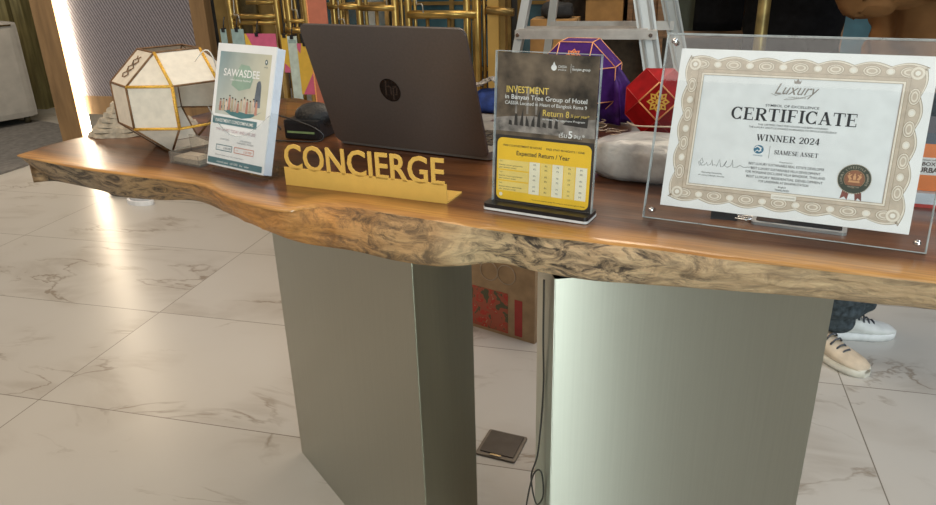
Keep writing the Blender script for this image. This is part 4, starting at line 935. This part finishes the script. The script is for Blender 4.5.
# ------------------------------------------------------------------ gold display racks (plane at -15 degrees)
RO = Vector((-.6,3.4,0))
def rack(label, u0, u1, posts, bars, subs, hooks=()):
    r = thing('display_rack', label, 'display rack', RO+Vector((math.cos(YW),math.sin(YW),0))*u0, (0,0,YW))
    for u_ in posts:
        mb = MB(); mb.tube([(u_-u0,0,0),(u_-u0,0,1.75)],.0155,10); mb.tube([(u_-u0+.024,.02,0),(u_-u0+.024,.02,1.75)],.008,8); mb.build('post', gold, r)
    for a,b,z,rr in bars:
        mb = MB(); mb.tube([(a-u0,-.006,z),(b-u0,-.006,z)],rr,8); mb.build('crossbar', gold, r)
    for u_,za,zb in subs:
        mb = MB(); mb.tube([(u_-u0,0,za),(u_-u0,0,zb)],.009,6); mb.build('upright', gold_dark, r)
    for u_ in posts:
        mb = MB(); mb.tube([(u_-u0+.013,.015,0),(u_-u0+.013,.015,.02)],.017,10); mb.build('foot', gold_dark, r)
    for u_,z in hooks:
        mb = MB(); mb.tube(spl([(u_-u0,-.01,z+.10),(u_-u0,-.02,z+.02),(u_-u0+.005,-.03,z+.004),(u_-u0+.03,-.04,z+.004),(u_-u0+.035,-.04,z-.03)],5),.003,6); mb.build('hook', mat('hook_steel',(.4,.38,.33),.35,.8), r)
    return r
rack('gold tube rack behind the brochures, with a pink card clipped on',-.48,-.22,(-.47,-.235),((-.46,-.24,.995,.012),(-.46,-.24,.968,.010),(-.38,-.24,1.055,.010),(-.46,-.24,.60,.012),(-.46,-.24,1.3,.012)),((-.36,.6,.97),),((-.44,1.0),))
rack('narrow gold tube rack between brochures and laptop, double crossbars',-.19,-.09,(-.178,-.095),((-.2,-.1,.975,.009),(-.2,-.1,.935,.014),(-.2,-.1,.6,.012),(-.2,-.1,1.25,.012)),(),((-.15,1.02),))
rack('gold tube rack behind the left half of the laptop',.03,.33,(.16,.325,.04),((.02,.16,1.035,.013),(.16,.33,1.028,.013),(.03,.33,.6,.012),(.03,.33,1.3,.012)),((.24,.6,1.02),(.10,.6,1.02)),((.07,.98),(.27,1.07)))
rack('gold tube rack behind the right corner of the laptop',.39,.70,(.385,.645,.69),((.385,.69,1.0,.018),(.385,.69,.6,.012),(.385,.69,1.3,.012)),((.47,.6,1.0),(.565,.6,1.0)),((.43,1.04),))
gp = thing('gold_post','thick square gold post right of the laptop','post',RO+Vector((math.cos(YW),math.sin(YW),0))*.775,(0,0,YW))
f = MB(); f.box((-.035,-.03,0),(.012,.03,1.75)); f.mi = 1; f.box((.012,-.02,0),(.038,.03,1.75)); f.build('shaft', [mat('bright_gold',(.62,.40,.12),.35,.6,.1,4), gold_dark], gp)
f = MB(); f.tube([(-.035,-.045,1.02),(.08,-.045,1.01)],.016,10); f.build('arm', gold_dark, gp)
f = MB(); f.box((-.04,-.04,0),(.045,.04,.02)); f.build('base', gold_dark, gp)
gp2 = thing('gold_post','slim gold post between two dark garments','post',(.955,2.42,0),(0,0,YW))
f = MB(); f.tube([(0,0,0),(0,0,1.8)],.02,10); f.build('shaft', mat('olive_brass',(.26,.19,.07),.4,.6,.15), gp2); f = MB(); f.cyl((0,0,0),(0,0,.02),.06,20); f.build('base', gold_dark, gp2)
bn = thing('banner_stand','salmon-coloured narrow vertical banner behind the laptop','banner',RO+Vector((math.cos(YW),math.sin(YW),0))*-.02+Vector((0,-.12,0)),(0,0,YW))
f = MB(); f.box((-.038,0,.03),(.048,.006,1.7)); f.build('fabric', mat('salmon',(.50,.16,.10),.7,0,.05), bn); f = MB(); f.box((-.045,-.08,0),(.05,.05,.03)); f.build('base', black_plastic, bn)
f = MB(); f.box((-.044,-.002,.03),(-.038,.008,1.7)); f.build('edge', orange_trim, bn)
# hanging cards
pink = mat('card_pink',(.62,.12,.24),.6,0,.04); yello = mat('card_yellow',(.72,.46,.06),.6,0,.04); mag = mat('card_magenta',(.28,.02,.10),.6); tealc = mat('card_teal',(.30,.42,.42),.6,0,.08); palet = mat('card_pale',(.55,.66,.62),.6,0,.08)
def card(label, u_, ztop, w_, h_, polys, mats, dy=-.05, tilt=0, clip=True):
    c = thing('hanging_card', label, 'card', RO+Vector((math.cos(YW),math.sin(YW),0))*u_+Vector((-math.sin(YW),math.cos(YW),0))*dy+Vector((0,0,ztop)),(0,R(tilt),YW))
    mb = MB(); mb.mi = 0; mb.box((0,0,-h_),(w_,.003,0))
    for mi,p in polys: mb.mi = mi; mb.flat([(x*w_,-h_+z*h_) for x,z in p],-.0008-.0004*mi)
    mb.build('panel', mats, c)
    if clip:
        mb = MB(); mb.box((w_*.35,-.006,-.012),(w_*.35+.014,.012,.006)); mb.tube([(w_*.35+.007,.003,.004),(w_*.35+.004,.015,.03),(w_*.35+.007,.022,.052)],.003,6); mb.build('clip', black_plastic, c)
    return c
card('pink and yellow card clipped to the rack behind the brochures',-.386,.925,.155,.16,[(1,[(0,0),(.55,0),(.05,1),(0,1)]),(2,[(.5,.28),(.62,.5),(.85,.55),(.9,.2),(.55,.1)])],[pink,yello,mag])
card('yellow and pink card hanging beside the laptop',-.125,.885,.085,.225,[(1,[(0,1),(.25,1),(.15,.8),(0,.9)]),(1,[(.1,0),(1,0),(1,.1),(.75,.42)])],[yello,pink],dy=-.062,clip=True)
card('narrow yellow card with a pink foot beside the pale strip',-.205,.92,.03,.165,[(1,[(0,0),(1,0),(1,.12),(.2,.25)])],[yello,pink],dy=-.052)
card('pale teal strip hanging between two yellow cards',-.172,.915,.046,.30,[(1,[(.1,.9),(.9,.9),(.9,.95),(.1,.95)])],[palet,tealc],dy=-.056)
card('teal card hung at the left post of the first rack',-.50,.945,.03,.13,[],[tealc],dy=-.062)
card('light teal card left of the pink card',-.45,.945,.062,.13,[],[tealc],dy=-.052)
# ------------------------------------------------------------------ cartons and shelf in the background
def carton(label, loc, rz, sx, sy, sz, m_, name='carton'):
    c = thing(name, label, 'box', loc, (0,0,rz)); mb = MB(); mb.box((-sx/2,-sy/2,0),(sx/2,sy/2,sz)); mb.build('box', m_, c)
    mb = MB(); mb.box((-sx/2-.0008,-.025,sz-.0004),(sx/2+.0008,.025,sz+.001)); mb.box((-sx/2-.001,-.025,sz*.75),(-sx/2,.025,sz)); mb.box((sx/2,-.025,sz*.75),(sx/2+.001,.025,sz)); mb.build('tape', mat('packing_tape',(.42,.28,.14),.3), c); return c
card_o = mat('carton_orange',(.36,.19,.06),.75,0,.08,20)
U = Vector((math.cos(YW),math.sin(YW),0)); V_ = Vector((-math.sin(YW),math.cos(YW),0))
carton('lower plain carton on the floor left of the ladder',RO+U*.985+V_*.255,YW,.2,.16,.48,cardboard); carton('upper plain carton left of the ladder, under a black cap',RO+U*.985+V_*.255+Vector((0,0,.4815)),YW,.2,.16,.48,card_o)
o = lump('cap', mat('black_cloth',(.012,.012,.013),.8,0,.2,60,.2), RO+U*.99+V_*.255+Vector((0,0,.9628)),(0,0,0),.07,.06,.035,4.4,.2,24,14); tag(o,'black cap on top of the upper carton','cap')
shf = thing('wooden_shelf','brown wooden shelf seen between the ladder rails','shelf',RO+U*1.28+V_*.45,(0,0,YW))
wd = mat('shelf_wood',(.20,.10,.04),.5,0,.2,8,stretch=(1,8,8))
f = MB(); f.box((-.34,.3,0),(.9,.34,1.5)); f.build('back_board', mat('shelf_back',(.12,.075,.04),.6,0,.2), shf)
for z in (.42,.86,1.14): f = MB(); f.box((-.34,-.05,z),(.9,.3,z+.03)); f.build('shelf_board', wd, shf)
for x in (-.36,.14,.88): f = MB(); f.box((x,-.06,0),(x+.03,.3,1.5)); f.build('side_panel', wd, shf)
def on_shelf(u_,z,dy=0.0): return RO+U*(1.28+u_)+V_*(.45+dy)+Vector((0,0,z))
carton('orange-brown carton on the shelf between the ladder rails',on_shelf(-.10,.8905,.1),YW,.17,.2,.13,card_o)
o = lump('dark_pouch', mat('maroon_cloth',(.05,.012,.015),.8,0,.2,60,.2), on_shelf(-.10,1.0215,.08),(0,0,YW),.08,.06,.035,2.2,.15,24,14); tag(o,'dark maroon pouch on the orange-brown carton','pouch')
slat0 = None
for k in range(5):
    if slat0 is None:
        f = MB(); f.box((-.012,-.07,0),(.012,.07,.2)); slat0 = f.build('book', wd); tag(slat0,'brown-spined book upright on the shelf between the ladder rails','book','brown books on the shelf'); o = slat0
    else: o = slat0.copy(); COL.objects.link(o)
    o.location = on_shelf(.03+.027*k-.012,.8905,.05); o.rotation_euler = (0,0,YW)
carton('rust-brown carton on the shelf right of the ladder',on_shelf(.32,1.1705,.06),YW,.2,.2,.2,mat('carton_rust',(.30,.12,.05),.7,0,.1)); 
carton('dark green box on the shelf right of the ladder',on_shelf(.30,.8905,.06),YW,.2,.2,.14,mat('box_green',(.03,.035,.018),.6,0,.1),'storage_box')
rb = carton('low brown carton printed with red flowers, on the floor under the table',(.003,2.425,0),R(-34.5),.62,.14,.30,mat('carton_beige',(.42,.29,.17),.8,0,.08,25))
def floral():
    m = bpy.data.materials.new('red_floral_print'); m.use_nodes = True; nt = m.node_tree; b = nt.nodes['Principled BSDF']; L = nt.links.new
    tc = nn(nt,'ShaderNodeTexCoord'); vo = nn(nt,'ShaderNodeTexVoronoi'); vo.inputs['Scale'].default_value = 22; L(tc.outputs['Object'], vo.inputs[0])
    no = nn(nt,'ShaderNodeTexNoise'); no.inputs['Scale'].default_value = 26; no.inputs['Detail'].default_value = 3; no.inputs['Distortion'].default_value = 1.0; L(tc.outputs['Object'], no.inputs[0])
    cr = nn(nt,'ShaderNodeValToRGB'); cr.color_ramp.interpolation = 'CONSTANT'; e = cr.color_ramp.elements
    e[0].color = (.10,.10,.05,1); e[1].position = .42; e[1].color = (.42,.10,.055,1)
    q = e.new(.56); q.color = (.52,.045,.03,1); q = e.new(.63); q.color = (.44,.25,.14,1); L(no.outputs[0], cr.inputs[0])
    L(cr.outputs[0], b.inputs['Base Color']); b.inputs['Roughness'].default_value = .5; return m
f = MB(); f.mi = 0; f.box((-.3,-.0712,.012),(.205,-.07,.165)); f.mi = 1; f.box((.232,-.0712,.012),(.262,-.07,.15)); f.build('print', [floral(), mat('print_red',(.42,.04,.035),.5)], rb)
f = MB()
for cx_ in (.13,.2): f.tube([(cx_+.035*math.cos(2*math.pi*k/20),-.0715,.235+.035*math.sin(2*math.pi*k/20)) for k in range(20)],.002,5,close=True)
f.build('ring_mark', mat('mark_pale',(.5,.4,.3),.7), rb)
# floor socket box
fbx = thing('floor_socket','dark metal floor socket box between the two pedestals','floor socket',(.078,1.640,0),(0,0,R(-23)))
f = MB(); f.prism(rrect(-.056,-.056,.056,.056,.006),0,.006); f.build('rim', mat('socket_rim',(.20,.18,.16),.35,.8), fbx)
f = MB(); f.prism(rrect(-.048,-.044,.048,.05,.003),.006,.0085); f.build('lid', mat('socket_lid',(.10,.088,.08),.4,.7), fbx)
f = MB(); f.box((-.015,-.053,.006),(.015,-.047,.009)); f.build('latch', chrome, fbx)
# cable hanging beside the right pedestal
f = MB(); f.tube(spl([(.112,.990,.80),(.113,.995,.7),(.115,1.0,.60),(.108,1.0,.48),(.098,1.01,.42),(.106,1.0,.37),(.116,.985,.40),(.112,.985,.45),(.10,1.0,.43),(.09,1.02,.34),(.092,1.02,.30),(.105,1.0,.27),(.102,1.01,.1),(.095,1.03,.004)],8),.0015,6)
tag(f.build('power_cable', mat('dark_cable',(.03,.03,.025),.5)),'thin dark cable hanging down the inner side of the right pedestal','cable')

# ------------------------------------------------------------------ ladder
ld = thing('step_ladder','aluminium step ladder standing behind the table','ladder',(.325,2.66,0),(0,0,YW))
alu = mat('aluminium',(.56,.58,.58),.38,.55,.06,6,stretch=(3,3,.3)); alu2 = mat('aluminium_step',(.52,.49,.46),.4,.5,.06)
def rail(p0,p1,w_,t_,name='rail'):
    p0,p1 = Vector(p0),Vector(p1); mb = MB(); x = Vector((w_/2,0,0)); y = Vector((0,t_/2,0))
    A = [mb.v(p0+a) for a in (-x-y,x-y,x+y,-x+y)]; B = [mb.v(p1+a) for a in (-x-y,x-y,x+y,-x+y)]
    mb.f(A[::-1]); mb.f(B)
    for i in range(4): mb.f([A[i],A[(i+1)%4],B[(i+1)%4],B[i]])
    q0,q1 = p0-y*1.1,p1-y*1.1
    if w_ > .04:
        for s_ in (-.28,.28):
            C = [mb.v(q+Vector((w_*(s_+e),d2,0))) for q in (q0,q1) for e,d2 in ((-.1,0),(.0,-.006),(.1,0))]
            mb.f([C[0],C[1],C[4],C[3]]); mb.f([C[1],C[2],C[5],C[4]])
    return mb.build(name, alu, ld)
rail((-.302,-.08,0),(.012-.0,.12,1.75),.028,.06); rail((.525,-.08,0),(.09+.06,.12,1.75),.066,.03)
rail((-.20,.50,0),(.055,.15,1.75),.030,.03); rail((.66,.50,0),(.14+.06,.15,1.75),.062,.03)
for z in (.30,.635,.97,1.3):
    k = z/1.75; xa = -.302+.314*k; xb = .525-.375*k; y_ = -.08+.20*k
    mb = MB(); mb.box((xa-.012,y_-.045,z-.014),(xb+.03,y_-.005,z+.016)); mb.box((xa,y_-.04,z+.016),(xb,y_+.06,z+.02)); st = mb.build('step', alu2, ld)
    for x in (xa-.002,xb+.01): mb = MB(); mb.cyl((x,y_-.05,z),(x,y_-.04,z),.007,10); mb.build('rivet', chrome, st)
for z in (.45,.972):
    k = z/1.75; xa = -.2+.255*k; xb = .66-.46*k; y_ = .50-.35*k; mb = MB(); mb.box((xa,y_-.02,z-.016),(xb,y_-.005,z+.016)); mb.build('brace', alu2, ld)
mb = MB(); mb.box((.0,.10,1.75),(.2,.2,1.78)); mb.build('top_cap', mat('cap_grey',(.2,.2,.2),.5), ld)
for p in ((-.302,-.08),(.525,-.08),(-.2,.5),(.66,.5)): mb = MB(); mb.box((p[0]-.04,p[1]-.04,0),(p[0]+.04,p[1]+.04,.03)); mb.build('rubber_foot', black_plastic, ld)

# ------------------------------------------------------------------ people
def shoe_mesh(parent, name, loc, rz, up_m, sole_m, lace_m, pitch=0):
    L = .245; S = 14
    sect = [(0,.030,.075),(.06,.034,.088),(.15,.035,.098),(.28,.034,.100),(.38,.036,.088),(.5,.041,.07),(.62,.046,.058),(.74,.047,.050),(.86,.042,.044),(.95,.03,.036),(1,.014,.026)]
    def loft(scale, z0, hk, mt, nm, flat_top=False):
        mb = MB(); rg = []
        for (t,w_,h_) in sect:
            hh = hk if flat_top else h_
            rg.append([mb.v((L*t, w_*scale*math.cos(2*math.pi*k/S), z0+(hh-z0)*(.5+.5*(math.sin(2*math.pi*k/S) if not flat_top else math.copysign(min(1,abs(math.sin(2*math.pi*k/S))*3),math.sin(2*math.pi*k/S)))))) for k in range(S)])
        for i in range(len(rg)-1):
            for k in range(S): mb.f([rg[i][k],rg[i][(k+1)%S],rg[i+1][(k+1)%S],rg[i+1][k]],True)
        mb.f(rg[0]); mb.f(rg[-1][::-1]); return mb
    u_ = loft(1,.012,0,None,'').build(name, up_m, parent, loc, (0,R(pitch),rz))
    s_ = loft(1.08,.0,.026,None,'',True).build('sole', sole_m, u_)
    mb = MB()
    for k in range(5):
        t = .36+.075*k; zz = .097-.0095*k*(1.0)-.004*(k>2); w_ = .02; mb.tube([(L*t,-w_-.006,zz-.014),(L*t+.004,-w_*.5,zz+.001),(L*t+.006,w_*.5,zz+.001),(L*t+.002,w_+.006,zz-.014)],.0032,5)
    mb.build('laces', lace_m, u_); return u_
def person(label, loc, rz, jacket, trousers, shirt, J, feet, jamp=.012):
    """J: joint dict in person axes (x right of the body, y front); feet: list of (ankle_xyz, heading, shoe mats)"""
    P = thing('person', label, 'person', loc, (0,0,rz))
    g = lambda k: Vector(J[k])
    V=[];E=[];Rr=[]
    def add(p,r,par=None):
        V.append(p); Rr.append(r); 
        if par is not None: E.append((par,len(V)-1))
        return len(V)-1
    pel = add(g('pelvis'),(.105,.095)); wa = add(g('pelvis')+Vector((0,0,.17)),(.115,.095),pel); ch = add(g('chest'),(.16,.105),wa); nk = add(g('neck'),(.058,.058),ch); 
    h1 = add(g('neck')+Vector((0,.02,.10)),(.068,.08),nk); h2 = add(g('neck')+Vector((0,.025,.19)),(.075,.092),h1); h3 = add(g('neck')+Vector((0,.015,.25)),(.05,.06),h2)
    for s_ in ('l','r'):
        sh_ = add(g('sho_'+s_),.055,ch); el = add(g('elb_'+s_),.042,sh_); wr = add(g('wri_'+s_),.029,el)
        d_ = (g('wri_'+s_)-g('elb_'+s_)).normalized(); pm = add(g('wri_'+s_)+d_*.06,(.036,.02),wr)
        side = d_.cross(Vector((0,0,1))); side = side.normalized() if side.length > .2 else Vector((0,1,0))
        for k in range(4):
            b0 = g('wri_'+s_)+d_*.085+side*(-.027+.018*k); cur = d_.cross(side)*(1 if s_=='l' else -1)
            a1 = add(b0,.0095,pm); a2 = add(b0+d_*(.028+.006*(k in(1,2)))-Vector((0,0,.006)),.0085,a1); add(b0+d_*(.05+.012*(k in(1,2)))-Vector((0,0,.02)),.007,a2)
        t1 = add(g('wri_'+s_)+d_*.04+side*.04,.011,wr); add(g('wri_'+s_)+d_*.075+side*.055,.009,t1)
        hp = add(g('hip_'+s_),.068,pel); kn = add(g('kne_'+s_),.058,hp); add(g('ank_'+s_),.04,kn)
    skin_mesh('body',V,E,Rr,skin_m,P,2)
    hc = g('neck')+Vector((0,.02,.17))
    mb = MB(); mb.sphere((hc.x,hc.y-.012,hc.z+.035),(.086,.102,.105),20,12)
    bmesh.ops.delete(mb.bm, geom=[v for v in mb.bm.verts if v.co.y > hc.y+.045 and v.co.z < hc.z+.06], context='VERTS'); mb.build('hair', hair_m, P, smooth=True)
    mb = MB(); mb.mi = 0
    for sx in (-1,1): mb.sphere((hc.x+sx*.03,hc.y+.083,hc.z+.005),(.014,.008,.008),10,6); mb.mi = 0
    mb.mi = 1
    for sx in (-1,1): mb.sphere((hc.x+sx*.03,hc.y+.091,hc.z+.005),(.005,.003,.005),8,5); mb.tube([(hc.x+sx*.015,hc.y+.09,hc.z+.026),(hc.x+sx*.045,hc.y+.082,hc.z+.027)],.003,5)
    mb.mi = 2; mb.sphere((hc.x,hc.y+.098,hc.z-.025),(.014,.018,.024),10,7); mb.mi = 3; mb.sphere((hc.x,hc.y+.085,hc.z-.065),(.024,.01,.007),10,6)
    mb.mi = 2
    for sx in (-1,1): mb.sphere((hc.x+sx*.082,hc.y,hc.z-.01),(.012,.02,.03),10,7)
    mb.build('face', [white_paper, ink, skin_m, mat('lips',(.4,.16,.13),.5)], P)
    # jacket
    V=[];E=[];Rr=[]
    az = add(g('pelvis')+Vector((0,0,-.14)),(.185,.185)); a0 = add(g('pelvis')+Vector((0,0,.02)),(.185,.175),az); a1 = add(g('pelvis')+Vector((0,0,.2)),(.18,.17),a0); a2 = add(g('chest'),(.195,.17),a1); a3 = add(g('neck')+Vector((0,0,-.03)),(.085,.08),a2)
    for s_ in ('l','r'):
        b1 = add(g('sho_'+s_),.08,a2); b2 = add((g('sho_'+s_)+g('elb_'+s_))/2,.072,b1); b3 = add(g('elb_'+s_),.066,b2); add(g('wri_'+s_)*.93+g('elb_'+s_)*.07,.05,b3)
    def fold(c,nr):
        a = abs(math.sin(c.z*17+c.y*13+4.5*noise.noise(c*3.2)))
        return c+nr*(jamp*noise.noise(c*9)+jamp*1.9*(a**.5-.6)+jamp*.5*math.sin(c.z*60-c.y*35+4*noise.noise(c*6)))
    skin_mesh('jacket',V,E,Rr,jacket,P,4,edit=fold)
    V=[];E=[];Rr=[]
    at_ = add(g('pelvis')+Vector((0,0,.14)),(.14,.12)); a0 = add(g('pelvis')+Vector((0,0,.02)),(.16,.14),at_)
    for s_ in ('l','r'):
        b1 = add(g('hip_'+s_),.10,a0); b2 = add(g('kne_'+s_),.078,b1); b3 = add((g('kne_'+s_)+g('ank_'+s_)*2)/3,.07,b2); add(g('ank_'+s_)+Vector((0,0,-.03)),.07,b3)
    def fold2(c,nr): return c+nr*(.007*math.sin(c.z*60+9*noise.noise(c*6))*(1 if c.z < .5 else .5))
    skin_mesh('trousers',V,E,Rr,trousers,P,3,edit=fold2)
    for (nm,l_,hd,um,sm,lm) in feet: shoe_mesh(P,nm,l_,hd,um,sm,lm)
    return P
brown_j = mat('brown_jacket',(.165,.078,.030),.95,0,.14,7,spec=.1); _nt = brown_j.node_tree; _w = nn(_nt,'ShaderNodeTexWave'); _w.inputs['Scale'].default_value = 3.2; _w.inputs['Distortion'].default_value = 7; _w.inputs['Detail'].default_value = 2; _w.inputs['Detail Scale'].default_value = 1.2; _w.bands_direction = 'DIAGONAL'
_tc = nn(_nt,'ShaderNodeTexCoord'); _nt.links.new(_tc.outputs['Object'], _w.inputs[0]); _b = nn(_nt,'ShaderNodeBump'); _b.inputs['Strength'].default_value = .9; _b.inputs['Distance'].default_value = .03
_nt.links.new(_w.outputs['Fac'], _b.inputs['Height']); _nt.links.new(_b.outputs[0], _nt.nodes['Principled BSDF'].inputs['Normal'])
jeans = mat('blue_jeans',(.045,.06,.072),.85,0,.3,70,.2)
blk = mat('black_fabric',(.004,.004,.0045),.95,0,.2,40,spec=.12); lace_d = mat('dark_laces',(.08,.085,.10),.8)
tan_sh = mat('tan_canvas',(.62,.50,.37),.7,0,.06); wh_sh = mat('white_canvas',(.72,.72,.70),.6,0,.04); rub = mat('cream_rubber',(.75,.70,.60),.5); rub2 = mat('white_rubber',(.78,.78,.78),.5)
# brown jacket person: body axes x right, y front; facing +x of the room (profile)
JB = dict(pelvis=(0,0,.93),chest=(0,.0,1.32),neck=(0,.01,1.50),sho_l=(-.19,0,1.42),sho_r=(.19,-.05,1.41),elb_l=(-.24,-.12,1.13),elb_r=(.215,-.25,1.10),wri_l=(-.2,.13,1.16),wri_r=(.17,.02,1.17),
          hip_l=(-.09,0,.88),hip_r=(.09,0,.88),kne_l=(-.085,.03,.5),kne_r=(.06,.0,.5),ank_l=(-.06,-.01,.10),ank_r=(.02,-.125,.10))
# world: front (+y body) -> +x ; right (+x body) -> -y
a_ = R(22); rot2 = lambda v: (v[0]*math.cos(a_)-v[1]*math.sin(a_), v[0]*math.sin(a_)+v[1]*math.cos(a_), v[2])
for k_ in ('ank_l','ank_r','kne_l','kne_r'): JB[k_] = rot2((JB[k_][0],JB[k_][1]-.035,JB[k_][2]))
person('person in a brown jacket, jeans and sneakers, standing at the right',(1.335,2.14,0),R(-112),brown_j,jeans,None,JB,
       [('sneaker',rot2((-.055,-.135,0)),R(110),wh_sh,rub2,lace_d),('sneaker',rot2((-.01,-.225,0)),R(90-40),tan_sh,rub,lace_d)])
JK = dict(pelvis=(0,0,.95),chest=(0,0,1.34),neck=(0,.01,1.52),sho_l=(-.19,0,1.44),sho_r=(.19,0,1.44),elb_l=(-.25,-.02,1.16),elb_r=(.25,-.02,1.16),wri_l=(-.06,.2,1.24),wri_r=(.06,.2,1.28),
          hip_l=(-.09,0,.9),hip_r=(.09,0,.9),kne_l=(-.09,.02,.5),kne_r=(.09,.02,.5),ank_l=(-.09,-.01,.10),ank_r=(.09,-.01,.10))
person('person dressed all in black standing behind the certificate',(1.24,2.85,0),R(165),blk,blk,None,JK,
       [('shoe',(-.09,-.07,0),R(90),black_plastic,black_plastic,ink),('shoe',(.09,-.07,0),R(90),black_plastic,black_plastic,ink)],.006)
# black coat hung on the shelf side
f = MB(); g = []
for j in range(15):
    t = j/14; row = []
    for k in range(28):
        a = 2*math.pi*k/28; wx = (.045+.055*min(1,t*5)); wy = .028+.010*t
        row.append(f.v((wx*math.cos(a)*(1+.05*math.sin(5*a+t*3)),wy*math.sin(a)*(1+.12*math.sin(4*a)),1.5-t*.6)))
    g.append(row)
for j in range(14):
    for k in range(28): f.f([g[j][k],g[j][(k+1)%28],g[j+1][(k+1)%28],g[j+1][k]],True)
f.f(g[0]); f.f(g[-1][::-1])
ctp = thing('coat','black coat hanging on the front of the shelf, right of the ladder','coat',on_shelf(.395,0,-.10),(0,0,YW))
f.build('cloth', blk, ctp)
f = MB(); f.tube([(0,.045,1.47),(0,.0,1.47),(0,-.01,1.52),(0,.0,1.56)],.006,6); f.build('loop', black_plastic, ctp)
